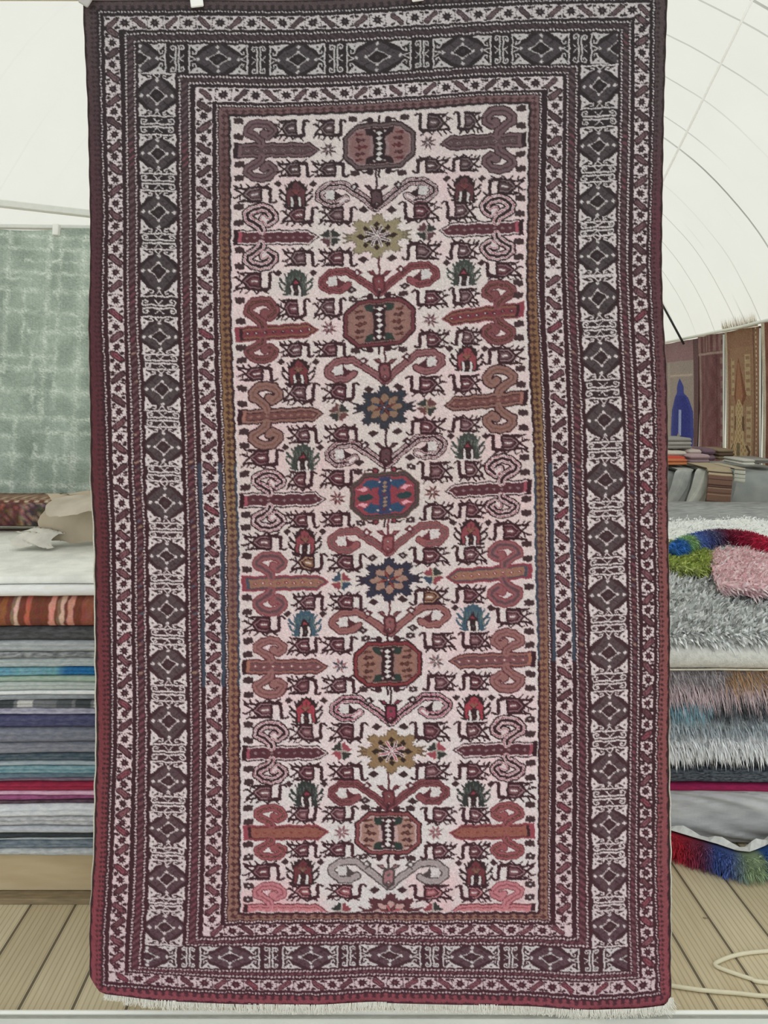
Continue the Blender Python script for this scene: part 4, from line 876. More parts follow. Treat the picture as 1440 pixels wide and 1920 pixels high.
# rail and clips it hangs from
rz = P(0, -9, 1.768)[2]
rail = MB().tube([(-2.6, 1.772, rz-.01), (-.95, 1.772, rz), (0, 1.772, rz-.001), (.95, 1.772, rz+.012), (2.6, 1.772, rz+.04)], .0105, 14).build('hanging_rail', mat('cream_painted_rail', (222, 214, 194), rough=.4, var=.04), None, True)
tag(rail, 'cream horizontal rail behind the top edge of the big patterned rug', 'rail')
wm = mat('white_plastic', (236, 236, 230), rough=.35, var=.03, spec=.4); gm = mat('grey_plastic', (176, 172, 168), rough=.4, var=.05, spec=.4); sm_ = mat('steel_spring', (150, 150, 150), rough=.3)
def clip(px, py, m, tilt, wpx, label):
    c = P(px, py, 1.738); o = empty('clip', (c[0], c[1], c[2])); tag(o, label, 'clip', None)
    wd = wpx*1.738/F
    MB().box((c[0], 1.735, c[2]+.012), (wd, .005, .056), ry=tilt, bev=.002).build('front_jaw', m, o)
    MB().box((c[0], 1.792, c[2]+.014), (wd, .005, .048), ry=tilt, bev=.002).build('back_jaw', m, o)
    MB().tube([(c[0]-wd*.3, 1.765, c[2]+.045), (c[0]+wd*.3, 1.765, c[2]+.045)], .007, 10).build('spring', sm_, o, True)
clip(168, 1, gm, .55, 21, 'grey clip gripping the top left corner of the patterned rug')
clip(368, 2, wm, -.12, 24, 'white clip on the left part of the patterned rug\'s top edge')
clip(781, -9, wm, -.14, 23, 'white clip near the middle of the patterned rug\'s top edge')
# white threshold board under the rug
bm_ = mat('white_board', (220, 222, 214), rough=.35, var=.06, vscale=6, stretch=(1, .12, 1), spec=.35, col2=None)
thr = empty('threshold_board', (0, 1.6, 0)); tag(thr, 'white board lying on the deck below the patterned rug\'s fringe', 'board')
MB().box((0, 1.47, .013), (3.0, .60, .026), bev=.003).build('panel', bm_, thr)
MB().box((0, 1.782, .015), (3.0, .012, .030), bev=.004).build('edge_strip', mat('white_trim', (236, 236, 226), rough=.3, var=.02, spec=.5), thr)
MB().box((0, 1.766, .0275), (3.0, .004, .004), bev=.001).build('seam_strip', mat('grey_seam', (150, 148, 138), rough=.4), thr)
# ---------------------------------------------------------------- left background
steel = mat('white_rail', (222, 224, 216), rough=.4, var=.04, spec=.4)
bmL = MB(); p0, p1 = P(-260, 348, 3.5), P(700, 460, 3.5)
def beam(p0, p1, h, d):
    p0, p1 = Vector(p0), Vector(p1); c = (p0+p1)/2; L_ = (p1-p0).length
    return MB().box(c, (L_, d, h), ry=-math.atan2(p1.z-p0.z, p1.x-p0.x), bev=.004)
tag(beam(P(-260, 352, 3.45), P(520, 441, 3.45), .032, .04).build('tent_beam', steel), 'white beam sloping above the green hanging rug', 'beam')
tag(beam(P(-260, 422, 3.36), P(640, 432, 3.36), .020, .03).build('display_rail', steel), 'slim white rail holding the green hanging rug', 'rail')
# green rug
def green():
    nu, nv = 190, 300; a, b = np.meshgrid(np.linspace(0, 1, nu), np.linspace(0, 1, nv))
    X = -170+470*a; Y = 430+(946-430)*b+2*np.sin(X*.03)
    D = 3.32+.012*np.sin(X*.03+.5)+.006*np.sin(X*.07+Y*.01)
    r = RN.normal(0, 1, X.shape)
    from_ = np.array([160, 173, 161.]); c = np.tile(from_, (nv, nu, 1))
    big = np.sin(X*.05+np.sin(Y*.02)*1.5)*np.sin(Y*.031+X*.01)+.6*np.sin(Y*.07+2)*np.sin(X*.09)
    c -= (np.clip(big, -.6, 1)*13)[..., None]+np.array([5, 3, 4])*np.clip((Y-500)/400, 0, 1)[..., None]
    # rubbed pale lines
    m = np.zeros(X.shape)
    sl = -(Y-430)*.055
    for (x, y0, y1, w_) in ((20, 430, 700, 5), (53, 540, 668, 3), (95, 430, 800, 6), (117, 430, 770, 4), (160, 440, 946, 8), (72, 640, 690, 3), (-40, 430, 946, 6), (-75, 500, 800, 5), (-120, 430, 946, 7), (12, 690, 946, 5), (48, 780, 946, 4), (78, 700, 780, 4), (88, 830, 946, 5), (128, 850, 946, 4), (110, 800, 860, 4), (146, 810, 870, 5), (210, 430, 946, 6), (250, 430, 946, 5)):
        xx = x+sl; m += np.exp(-((X-xx+1.6*np.sin(Y*.2+x))/w_)**2)*((Y > y0) & (Y < y1))*(.75+.35*np.sin(Y*.1+x))
    for (y, x0, x1, w_) in ((440, -170, 300, 4), (463, -170, 300, 4), (486, 45, 300, 3), (508, -170, 300, 4), (520, -170, 60, 3), (541, -60, 300, 5), (581, -170, 75, 4), (582, 90, 300, 4), (618, 50, 300, 5), (609, 118, 150, 3), (665, -30, 105, 5), (688, -170, 300, 6), (730, -170, 300, 6), (780, -170, 300, 6), (806, 60, 300, 5), (817, -170, 40, 5), (853, -170, 300, 6), (905, -170, 300, 6), (930, -40, 300, 5), (944, -170, 300, 4)):
        m += np.exp(-((Y-y-(X*.05)+1.4*np.sin(X*.23+y))/w_)**2)*((X > x0) & (X < x1))*(.75+.35*np.sin(X*.12+y))
    m = np.clip(m, 0, 1)*np.clip(.85+.25*r, 0, 1.2)
    c = c*(1-m[..., None]*.85)+np.array([204, 214, 202])*m[..., None]*.85
    c += (r*7)[..., None]+(np.sin(X*1.1)*2.5)[..., None]
    V = np.stack([(X-CX)/F*D, D, CZ-(Y-CY)/F*D], 2).reshape(-1, 3)
    o = empty('green_rug', P(60, 946, 3.32)); tag(o, 'faded green and grey rug with rubbed crossing lines hanging on a rail', 'rug')
    mesh('pile', V, grid(nu, nv), mat('green_pile', attr=True, var=.12, vscale=260, bump=.3, bscale=300), o, True, c.reshape(-1, 3))
    V2 = V.reshape(nv, nu, 3)[::10, ::10].copy(); V2[..., 1] += .008; mesh('backing', V2.reshape(-1, 3), grid(V2.shape[1], V2.shape[0]), mat('jute_back', (150, 146, 130)), o)
    MB().box(P(106, 431, 3.30), (.026, .03, .05), ry=.05, bev=.003).build('hook', wm, o)
green()
# stacks of folded rugs: every rug its own slab with a soft rolled front fold
def slab(name, xl, xr, z0, z1, yf, depth, mt, seed=0, fold=True, sag=.004, round_=.5, slope=0.0, cols=None, lip=0.0, bul=None):
    nx = 300 if cols else 70; h = z1-z0; R = h/2*round_*2
    prof = []
    for k in range(13):                                    # front: half round, with the dent of the fold
        an = -math.pi/2+math.pi*k/12; yy = -math.cos(an)*min(R, .03 if not bul else bul); zz = math.sin(an)*h/2
        if fold and abs(zz) < h*.16: yy += .006*(1-abs(zz)/(h*.16))
        prof.append((yy, zz))
    prof = [(0.05, -h/2)]+prof+[(.05, h/2), (depth*.5, h/2), (depth, h/2), (depth, -h/2)]
    xs = np.linspace(xl, xr, nx); V = []
    for i, x in enumerate(xs):
        wz = .0022*noise1(x*7, 1)+slope*0; wy = .006*noise1(x*5, seed+5)
        for j, (py_, pz) in enumerate(prof):
            V.append((x, yf+py_+wy+.0, (z0+z1)/2+pz*.985+wz))
    m = len(prof); Fc = [(i*m+j, i*m+(j+1) % m, (i+1)*m+(j+1) % m, (i+1)*m+j) for i in range(nx-1) for j in range(m)]
    Fc += [tuple(range(m)), tuple(range((nx-1)*m+m-1, (nx-1)*m-1, -1))]
    o = mesh(name, V, Fc, mt, None, True, cols=cols((np.array(V))) if cols else None)
    return o
DL = 2.19; zL = lambda y: CZ-(y-CY)*DL/F
def fm(name, c, c2=None, vs=30, st=(1, 1, 6), bump=.5, bs=160, **k): return mat(name, tuple(min(240, v*1.08+3) for v in c), col2=tuple(min(244, v*1.08+3) for v in c2), vscale=vs, stretch=st, bump=bump, bscale=bs, **k)
L = [ # y top, y bottom, colour, second colour, label
 (1118, 1176, 'kilim', None, 'rust brown kilim with cream and pink bars folded in the left stack', 'kilim'),
 (1177, 1202, (62, 62, 62), (84, 84, 86), 'charcoal rug directly under the rust brown kilim', 0),
 (1203, 1223, (148, 152, 154), (168, 172, 172), 'pale blue-grey rug under the charcoal one in the left stack', 0),
 (1224, 1236, (96, 98, 100), (150, 152, 152), 'knobbly mid grey rug third below the rust brown kilim', 0),
 (1237, 1255, (150, 160, 160), (176, 182, 180), 'light grey rug resting right on top of the bright blue one', 0),
 (1256, 1271, 'blue', None, 'turquoise and bright blue rug in the left stack', 0),
 (1272, 1281, (132, 156, 138), (160, 172, 160), 'thin sage green rug below the turquoise one', 0),
 (1282, 1298, (158, 168, 164), (176, 182, 176), 'pale sage-grey rug with a white edge line below', 0),
 (1299, 1306, (226, 228, 224), (206, 210, 208), 'thin white rug in the upper middle of the left stack', 0),
 (1307, 1317, (126, 130, 134), (146, 150, 152), 'slim mid grey rug just under the thin white one', 0),
 (1318, 1331, 'spots', None, 'rug with dark and white oval spots along its fold', 0),
 (1332, 1345, (142, 140, 156), (176, 174, 186), 'pale lavender rug above the indigo one', 0),
 (1346, 1367, (62, 62, 92), (84, 84, 110), 'indigo purple rug in the middle of the left stack', 0),
 (1368, 1396, (104, 106, 118), (124, 126, 134), 'slate grey rug with faint white scratches below the indigo one', 0),
 (1397, 1418, (112, 114, 124), (134, 134, 140), 'soft mauve-grey rug between the slate one and the dark teal one', 0),
 (1419, 1432, (58, 74, 84), (88, 98, 104), 'dark teal flecked rug in the left stack', 0),
 (1433, 1440, (140, 152, 158), (158, 166, 170), 'thin light blue-grey rug above the bright teal one', 0),
 (1441, 1454, (92, 128, 138), (128, 154, 158), 'bright teal-grey rug low in the left stack', 0),
 (1455, 1466, (84, 104, 118), (108, 124, 134), 'steel blue rug just above the mauve and crimson ones', 0),
 (1467, 1473, (128, 108, 122), (104, 92, 104), 'thin mauve rug lying on the crimson one', 0),
 (1474, 1489, (150, 42, 66), (128, 38, 58), 'crimson rug low in the left stack', 0),
 (1490, 1497, (206, 168, 186), (190, 146, 168), 'thin pale pink rug under the crimson one', 0),
 (1498, 1506, (150, 84, 124), (118, 62, 92), 'magenta rug under the pale pink one', 0),
 (1507, 1512, (62, 44, 54), (90, 70, 80), 'thin blackish plum rug under the magenta one', 0),
 (1513, 1535, (186, 188, 192), (206, 208, 208), 'silvery white rug below the plum and magenta ones', 0),
 (1536, 1552, (150, 150, 152), (186, 186, 186), 'flecked light grey rug near the bottom of the left stack', 0),
 (1553, 1564, (178, 180, 184), (160, 162, 166), 'pale grey rug resting on the blackish one near the bottom', 0),
 (1565, 1577, (44, 50, 52), (60, 64, 66), 'blackish rug near the bottom of the left stack', 0),
 (1578, 1583, (150, 160, 162), (176, 182, 182), 'thin pale rug under the blackish one near the bottom', 0),
 (1584, 1597, (92, 104, 114), (126, 134, 140), 'blue-grey streaked rug second from the bottom of the left stack', 0),
 (1598, 1610, (150, 154, 156), (182, 184, 182), 'pale grey bottom rug of the left stack on the plywood box', 0)]
def kilimcols(V):
    x = (V[:, 0]*F/2.18)+CX; c = np.tile(np.array([122, 70, 56.]), (len(V), 1)); z = V[:, 2]
    for (a_, b_, cl) in ((-60, -52, (206, 176, 160)), (-40, -30, (158, 96, 80)), (-4, 8, (150, 92, 62)), (17, 23, (140, 116, 96)), (23, 30, (222, 186, 168)), (44, 53, (190, 104, 88)), (88, 99, (224, 156, 140)), (104, 110, (140, 110, 92)), (110, 118, (222, 184, 166)), (124, 135, (214, 150, 134)), (150, 172, (152, 90, 74)), (200, 210, (214, 150, 134))):
        c[(x > a_+((z-.82)*60)) & (x < b_+((z-.82)*60))] = cl
    return c+RN.normal(0, 5, c.shape)
def bluecols(V):
    x = (V[:, 0]*F/2.18)+CX; t = np.clip((x-95)/22, 0, 1)[:, None]; t2 = np.clip((x+20)/60, 0, 1)[:, None]
    base = np.array([104, 156, 178.])*(1-t2)+np.array([120, 166, 176.])*t2; return base*(1-t)+np.array([44, 110, 160.])*t+RN.normal(0, 6, (len(V), 3))
def spotcols(V):
    x = (V[:, 0]*F/2.18)+CX; c = np.tile(np.array([118, 120, 122.]), (len(V), 1)); k = np.floor((x+200)/37).astype(int); f = ((x+200) % 37)/37
    al = [np.array([70, 74, 76.]), np.array([196, 194, 190.]), np.array([118, 120, 122.]), np.array([88, 92, 94.])]
    for i in range(4): c[(k % 4 == (i+1) % 4) & (f > .08) & (f < .92)] = al[i]
    return c
for i, (ya, yb_, c1, c2, lab, _) in enumerate(L):
    off = RN.uniform(-.012, .012); xr = -.56+RN.uniform(-.03, .03)
    if c1 == 'kilim': mt, cf, nm = mat('kilim_wool', attr=True, var=.15, vscale=200, bump=.5, bscale=300), kilimcols, 'folded_kilim'
    elif c1 == 'blue': mt, cf, nm = mat('blue_wool', attr=True, var=.2, vscale=90, bump=.5, bscale=200), bluecols, 'folded_rug'
    elif c1 == 'spots': mt, cf, nm = mat('spotted_wool', attr=True, var=.15, vscale=90, bump=.5, bscale=200), spotcols, 'folded_rug'
    else: mt, cf, nm = fm('rug_wool', c1, c2, vs=45, st=(1, 1, 3.5)), None, 'folded_rug'
    o = slab(nm, -2.1, xr, zL(yb_+.6), zL(ya), DL+.02+off*.6, .86, mt, seed=i, fold=(yb_-ya) > 12, sag=.0012, cols=cf)
    tag(o, lab, 'rug', 'rugs folded in the left stack')
o = slab('folded_rug', -2.12, -.55, zL(1117)+.002, zL(1100)+.004, DL-.01, .88, fm('white_wool', (226, 226, 220), (214, 214, 208), vs=30), 91, False, .003)
tag(o, 'thick off-white rug laid over the rust brown kilim', 'rug', 'rugs folded in the left stack')
o = slab('folded_rug', -2.12, -.56, zL(1100)+.005, zL(1090)+.012, DL+.01, .87, fm('pale_wool', (204, 205, 198), (224, 224, 216), vs=14, st=(1, 1, 1)), 92, False, .003)
tag(o, 'pale grey-white topmost rug on the left stack', 'rug', 'rugs folded in the left stack')
pb = empty('plywood_box', (-1.3, DL+.45, 0)); tag(pb, 'low plywood box carrying the left stack of rugs', 'box')
ply = mat('plywood', (184, 164, 130), col2=(196, 178, 144), vscale=5, stretch=(1, 1, 5), rough=.6, bump=.1)
MB().box((-1.72, DL+.47, .0745), (.78, .86, .113), bev=.003).build('panel', ply, pb); MB().box((-.93, DL+.47, .0745), (.795, .86, .113), bev=.003).build('panel', ply, pb)
MB().box((-1.32, DL+.455, .0085), (1.60, .90, .017), bev=.002).build('base_batten', mat('grey_batten', (140, 124, 98), var=.25, vscale=20, stretch=(1, 5, 5)), pb)
ZT = zL(1090)+.013
# rolled kilim, flat folded rug and canvas at the back of the stack
def roll(name, x0, x1, y, z, r, mt, parent=None, turns=2.6, cols=None):
    nth = 60; prof = []
    for k in range(nth):
        t = k/(nth-1); an = t*turns*2*math.pi; rr = r*(1-.13*(1-t)*turns) if False else r*(.30+.70*t); prof.append((rr*math.cos(an), rr*math.sin(an)))
    xs = np.linspace(x0, x1, 60); V = [(x, y+p[0]+.002*math.sin(x*9), z+p[1]+.003*math.sin(x*6)) for x in xs for p in prof]
    Fc = grid(nth, len(xs)); return mesh(name, V, Fc, mt, parent, True, cols(np.array(V)) if cols else None)
def rollcols(V):
    x = (V[:, 0]*F/2.95)+CX; c = np.tile(np.array([92, 58, 52.]), (len(V), 1)); an = np.arctan2(V[:, 2]-(ZT+.06), V[:, 1]-2.96)
    m = (x > 48); c[m] = (74, 60, 58)
    g = np.sin(x*.33)*np.sin(an*7); c[m & (g > .35)] = (142, 118, 106); c[(~m) & (np.sin(x*.2+an*3) > .75)] = (136, 92, 80); c[(x > 44) & (x < 50)] = (150, 120, 104)
    return c+RN.normal(0, 9, c.shape)
o = roll('rolled_rug', -2.0, -1.16, 2.97, ZT+.057, .056, mat('old_kilim_wool', attr=True, var=.25, vscale=120, bump=.6, bscale=200), cols=rollcols)
tag(o, 'rolled red-brown and dark patterned rug behind the left stack\'s white rug', 'rug')
def tribcols(V):
    x = V[:, 0]; y = V[:, 1]; c = np.tile(np.array([160, 132, 110.]), (len(V), 1)); g = np.sin(x*150)*np.sin(y*90+V[:, 2]*60); c[g > .1] = (112, 72, 62); c[g < -.55] = (196, 180, 158); return c
o = slab('folded_rug', -1.9, -.9, ZT+.0, ZT+.10, 3.10, .2, mat('tribal_wool', attr=True, var=.2, vscale=200), 77, True, .004, cols=tribcols); tag(o, 'tan and red patterned folded rug just below the green hanging rug', 'rug')
def canvasbag():
    mt = mat('beige_canvas', (172, 158, 136), col2=(188, 176, 154), vscale=9, bump=.3, bscale=60)
    o = empty('canvas_roll', (-1.18, 2.78, ZT)); tag(o, 'beige canvas-backed rug bundled up with a grey inner flap', 'rug')
    def sheet(ctrl, nx, x0, x1, nm, tw, m_):
        xs = np.linspace(0, 1, nx); V = []
        n = len(ctrl)
        for i, t in enumerate(xs):
            for j, (dy, dz) in enumerate(ctrl):
                wob = .012*noise1(np.array(t*6+j*.5), tw)
                V.append((x0+(x1-x0)*t+.02*math.sin(j*.7+tw), 2.78+dy+wob, ZT+max(.004, dz*(1-.15*abs(t-.5))+wob*.7)))
        return mesh(nm, V, grid(n, nx), m_, o, True)
    th = np.linspace(0, 1, 22)
    sheet([(-.15-.03*math.sin(t*3)+.32*t*.4, .02+.17*math.sin(t*2.6)) for t in th], 26, -1.20, -.90, 'bundle', 2, mt)
    sheet([(-.13+.14*math.cos(-1.3+t*4.2), .12+.062*math.sin(-1.3+t*4.2)) for t in th], 22, -1.14, -.90, 'flap', 5, mat('inner_flap', (196, 186, 168), col2=(176, 166, 150), vscale=12))
    sheet([(-.22+.10*t, .012+.05*math.sin(t*3.1)) for t in th], 20, -1.27, -1.13, 'rolled_edge', 9, mat('pale_edge', (206, 202, 190)))
canvasbag()
# ---------------------------------------------------------------- shaggy pile
BRI = 1.13
def tufts(name, base, nrm, length, width, cols, mt, parent, lean=None, seed=0, seg=3, kind=True):
    rg = np.random.default_rng(seed); n = len(base)
    d = nrm+rg.normal(0, .35, (n, 3)); d /= np.linalg.norm(d, axis=1)[:, None]
    if lean is None: lean = np.array([0, -.3, -.5])
    ln = length*rg.uniform(.6, 1.25, n); sd = np.cross(d, rg.normal(0, 1, (n, 3))); sd /= np.linalg.norm(sd, axis=1)[:, None]+1e-9
    wd = width*rg.uniform(.6, 1.2, n); V = np.empty((n, seg*2+1, 3), np.float32)
    for s in range(seg):
        t = s/seg; c = base+d*(ln*t)[:, None]+np.asarray(lean)*(ln*t*t)[:, None]; w_ = (wd*(1-t*.45))[:, None]
        V[:, 2*s] = c-sd*w_; V[:, 2*s+1] = c+sd*w_
    V[:, -1] = base+d*ln[:, None]*1.0+np.asarray(lean)*ln[:, None]
    k = seg*2+1; o = (np.arange(n)*k)[:, None]
    fs = []
    for s in range(seg-1): fs.append(o+np.array([2*s, 2*s+1, 2*s+3, 2*s+2])[None, :])
    q = np.concatenate(fs); tip = o+np.array([2*seg-2, 2*seg-1, 2*seg, 2*seg])[None, :]
    # tips as triangles: separate list to stay valid
    me_f = [tuple(r) for r in q.tolist()]+[tuple(r[:3]) for r in tip.tolist()]
    cc = np.repeat(np.clip(cols*BRI, 0, 250)*(1+rg.normal(0, .09, (n, 1))), k, axis=0)
    ob = mesh(name, V.reshape(-1, 3), me_f, mt, parent, False, cc)
    if kind: ob['kind'] = 'stuff'
    return ob
shag = mat('shag_yarn', attr=True, var=.08, vscale=60, rough=.85)
DR = 2.45; zR = lambda y: CZ-(y-CY)*DR/F
XR0, XR1 = .80, 2.15
def front_points(n, ya, yb, seed, bul=.035, x0=XR0, x1=XR1):
    rg = np.random.default_rng(seed); x = rg.uniform(x0, x1, n); t = rg.uniform(-1, 1, n); z0, z1 = zR(yb), zR(ya)
    an = t*math.pi/2*.95; pts = np.stack([x, DR+.02-np.cos(an)*bul, (z0+z1)/2+np.sin(an)*(z1-z0)/2], 1); nr = np.stack([np.zeros(n), -np.cos(an)-.2, np.sin(an)*.7], 1); return pts, nr
def shaggy(ya, yb, c1, c2, label, seed, n=2600, ln=.035, wd=.0022, colf=None, back=None, droop=(0, -.1, -1.0)):
    o = empty('shaggy_rug', (1.45, DR+.4, zR(yb))); tag(o, label, 'rug', 'rugs piled in the right stack')
    s = slab('base', XR0, XR1, zR(yb+.5), zR(ya), DR+.03, .9, fm('shag_base', c1, c2), seed, False, .002, bul=.03)
    s.location = -Vector(o.location); s.parent = o
    p, nr = front_points(n, ya, yb, seed); rg = np.random.default_rng(seed+1); t = rg.uniform(0, 1, (n, 1))
    cl = np.array(c1, float)*(1-t)+np.array(c2, float)*t
    if colf: cl = colf(p, cl)
    tufts('pile', p, nr, ln, wd, cl, shag, o, droop, seed)
    return o
# plastic-wrapped bundle at the bottom
def wrapped():
    m = mat('clear_plastic_wrap', (166, 167, 167), col2=(192, 193, 191), vscale=8, stretch=(1, 1, 3), rough=.22, spec=.6, bump=.7, bscale=14)
    z0, z1 = 0.0, zR(1491); nx, nt = 110, 26; V = []
    for i in range(nx):
        x = XR0+(XR1-XR0)*i/(nx-1)
        for j in range(nt):
            an = -math.pi/2+math.pi*j/(nt-1); r = .035
            yy = DR+.065-r*max(0, math.cos(an))**.4+.006*float(noise1(np.array(x*23+j*.7), 3))+.004*math.sin(j*1.7+x*40)
            zz = (z0+z1)/2+math.copysign(abs(math.sin(an))**.6, math.sin(an))*(z1-z0)/2*.99
            V.append((x, yy, max(.001, zz)))
        V.append((x, DR+.9, z1*.99)); V.append((x, DR+.9, 0.001))
    nt2 = nt+2; Fc = [(i*nt2+j, i*nt2+(j+1) % nt2, (i+1)*nt2+(j+1) % nt2, (i+1)*nt2+j) for i in range(nx-1) for j in range(nt2)]
    Fc += [tuple(range(nt2)), tuple(range((nx-1)*nt2+nt2-1, (nx-1)*nt2-1, -1))]
    o = mesh('wrapped_bundle', V, Fc, m, None, True); tag(o, 'grey bundle wrapped in clear plastic at the bottom of the right stack', 'bundle')
wrapped()
o = slab('folded_rug', XR0, XR1, zR(1489), zR(1476), DR+.02, .9, fm('magenta_wool', (146, 34, 78), (122, 30, 66)), 31, False, .002); tag(o, 'magenta rug lying on the plastic-wrapped bundle', 'rug', 'rugs piled in the right stack')
o = slab('folded_rug', XR0, XR1, zR(1475.5), zR(1449), DR+.04, .9, fm('charcoal_wool', (40, 44, 50), (92, 98, 104), vs=60, st=(1, 1, 4)), 33, True, .003); tag(o, 'charcoal streaked rug above the magenta one', 'rug', 'rugs piled in the right stack')
o = slab('folded_rug', XR0, XR1, zR(1448.5), zR(1428), DR+.05, .9, fm('black_wool', (26, 30, 34), (44, 48, 52)), 35, False, .003, slope=-.004); tag(o, 'black rug above the charcoal streaked one', 'rug', 'rugs piled in the right stack')
o = slab('folded_rug', XR0, XR1, zR(1428), zR(1411), DR+.03, .9, fm('grey_wool', (120, 124, 126), (146, 150, 150)), 36, False, .003, slope=-.004); tag(o, 'mid grey rug beneath the white tufted one', 'rug', 'rugs piled in the right stack')
shaggy(1375, 1411, (206, 210, 210), (236, 238, 238), 'white tufted shaggy rug above the mid grey and black ones', 41, 3400, .028, .0026)
shaggy(1338, 1375, (146, 154, 158), (184, 190, 194), 'silver grey fluffy rug above the white tufted one', 43, 3600, .022, .0018)
def tealf(p, cl):
    px = p[:, 0]*F/DR+CX; m = (px < 1326) & (p[:, 2] < zR(1309)); cl[m] = cl[m]*.15+np.array([132, 172, 184.])*.85; return cl
shaggy(1303, 1337, (40, 40, 44), (120, 126, 130), 'black shaggy rug with a teal patch at its left', 45, 3400, .030, .0018, tealf)
def pinkf(p, cl):
    px = p[:, 0]*F/DR+CX; z = p[:, 2]
    m = z < zR(1274); cl[m] = cl[m]*.35+np.array([214, 190, 192.])*.65
    m = (px > 1356) & (z > zR(1275)); cl[m] = np.array([166, 136, 106.]); return cl
shaggy(1250, 1302, (132, 128, 130), (178, 170, 172), 'pinkish grey long-haired rug with a tan corner', 47, 5200, .042, .0017, pinkf)
# cream-grey short pile rug and the chunky grey rug draped over the front
def drape(name, prof, mt, seed, cols=None, nx=60, parent=None, x0=XR0-.02, x1=XR1):
    xs = np.linspace(x0, x1, nx); V = []
    for x in xs:
        for j, (y, z) in enumerate(prof): V.append((x, y+.006*float(noise1(np.array(x*6+j*.3), seed)), z+.005*float(noise1(np.array(x*5+j*.2), seed+3))))
    return mesh(name, V, grid(len(prof), nx), mt, parent, True, cols(np.array(V)) if cols else None)
ZS = zR(1190)
o = slab('folded_rug', XR0-.01, XR1, zR(1249), ZS-.005, DR-.01, 1.0, fm('cream_pile', (186, 186, 180), (206, 206, 200), vs=70, st=(1, 1, 1), bump=.8, bs=220), 51, False, .004, bul=.05); tag(o, 'cream-grey short pile rug bulging beneath the chunky grey one', 'rug', 'rugs piled in the right stack')
MBk = MB(); xs = np.linspace(XR0, XR1, 40); MBk.tube([(x, DR-.032, zR(1248)+.003*float(noise1(np.array(x*7), 51))) for x in xs], .003, 6)
e = MBk.build('edge_binding', mat('cream_binding', (220, 216, 196)), None, True); e.parent = o
def surface_pts(n, x0, x1, y0, y1, zf, seed):
    rg = np.random.default_rng(seed); x = rg.uniform(x0, x1, n); y = rg.uniform(0, 1, n)**1.3*(y1-y0)+y0; z = zf(x, y); return np.stack([x, y, z], 1), np.tile(np.array([0, -.15, 1.0]), (n, 1))
ck = empty('shaggy_rug', (1.45, 2.9, ZS)); tag(ck, 'chunky grey and white yarn rug spread over the right stack', 'rug', 'rugs piled in the right stack')
def zck(x, y): return ZS+.012+.055*np.clip((y-DR)/.9, 0, 1)+.006*noise1(x*8, 2)
prof = [(DR-.02, ZS-.03), (DR-.045, ZS-.012), (DR-.035, ZS+.004)]+[(y, float(zck(np.array(1.4), np.array(y)))-.006) for y in np.linspace(DR, 3.45, 10)]+[(3.45, ZS)]
drape('base', prof, fm('chunky_base', (140, 142, 140), (176, 178, 175)), 61, parent=ck)
p, nr = surface_pts(9000, XR0, XR1, DR-.02, 3.40, zck, 62); rg = np.random.default_rng(63); t = rg.uniform(0, 1, (len(p), 1)); t = (t > .34)*.75+t*.25
cl = np.array([152, 154, 151.])*(1-t)+np.array([220, 222, 219.])*t
tufts('pile', p, nr, .026, .0052, cl, shag, ck, (.1, -.35, -.15), 64)
p, nr = front_points(2600, 1183, 1204, 65, .05); nr[:, 2] += .2; t = rg.uniform(0, 1, (2600, 1)); t = (t > .34)*.75+t*.25
tufts('front_pile', p+np.array([0, -.012, 0]), nr, .026, .005, np.array([150, 152, 149.])*(1-t)+np.array([204, 206, 204.])*t, shag, ck, (.1, -.1, -.6), 66)
def patch(label, poly_, z, c1, c2, seed, n, ln, wd, th=.035):
    # an irregular rug corner lying on the pile: thick slab with tufts
    cx = sum(q[0] for q in poly_)/len(poly_); cy = sum(q[1] for q in poly_)/len(poly_)
    o = empty('shaggy_rug', (cx, cy, z)); tag(o, label, 'rug', 'rugs piled in the right stack')
    m = len(poly_); V = [(x, y, z) for x, y in poly_]+[(x, y, z+th*.8) for x, y in poly_]+[(cx+(x-cx)*.93, cy+(y-cy)*.93, z+th) for x, y in poly_]
    Fc = [tuple(range(m-1, -1, -1)), tuple(range(2*m, 3*m))]+[(j, (j+1) % m, m+(j+1) % m, m+j) for j in range(m)]+[(m+j, m+(j+1) % m, 2*m+(j+1) % m, 2*m+j) for j in range(m)]
    mesh('base', V, Fc, fm('patch_base', c1, c2), o, True)
    rg = np.random.default_rng(seed); pts = []
    xs = [q[0] for q in poly_]; ys = [q[1] for q in poly_]
    while len(pts) < n:
        x, y = rg.uniform(min(xs), max(xs)), rg.uniform(min(ys), max(ys)); ins = False
        for (ax, ay), (bx, by) in zip(poly_, poly_[1:]+poly_[:1]):
            if (ay > y) != (by > y) and x < ax+(y-ay)*(bx-ax)/(by-ay): ins = not ins
        if ins: pts.append((x, y, z+th*.9))
    for k in range(n//3):
        j = rg.integers(m); t = rg.uniform(); a_, b_ = poly_[j], poly_[(j+1) % m]; pts.append((a_[0]+(b_[0]-a_[0])*t, a_[1]+(b_[1]-a_[1])*t, z+th*rg.uniform(.1, .9)))
    pts = np.array(pts); nr = np.tile(np.array([0, -.2, .9]), (len(pts), 1)); nr[n:] = (0, -.8, .3); t = rg.uniform(0, 1, (len(pts), 1))
    tufts('pile', pts, nr, ln, wd, np.array(c1, float)*(1-t)+np.array(c2, float)*t, shag, o, (0, -.45, -.3), seed+1)
    return o
def at(px, py, z): q = floorP(px, py, z); return (q[0], q[1])
ZP = ZS+.062
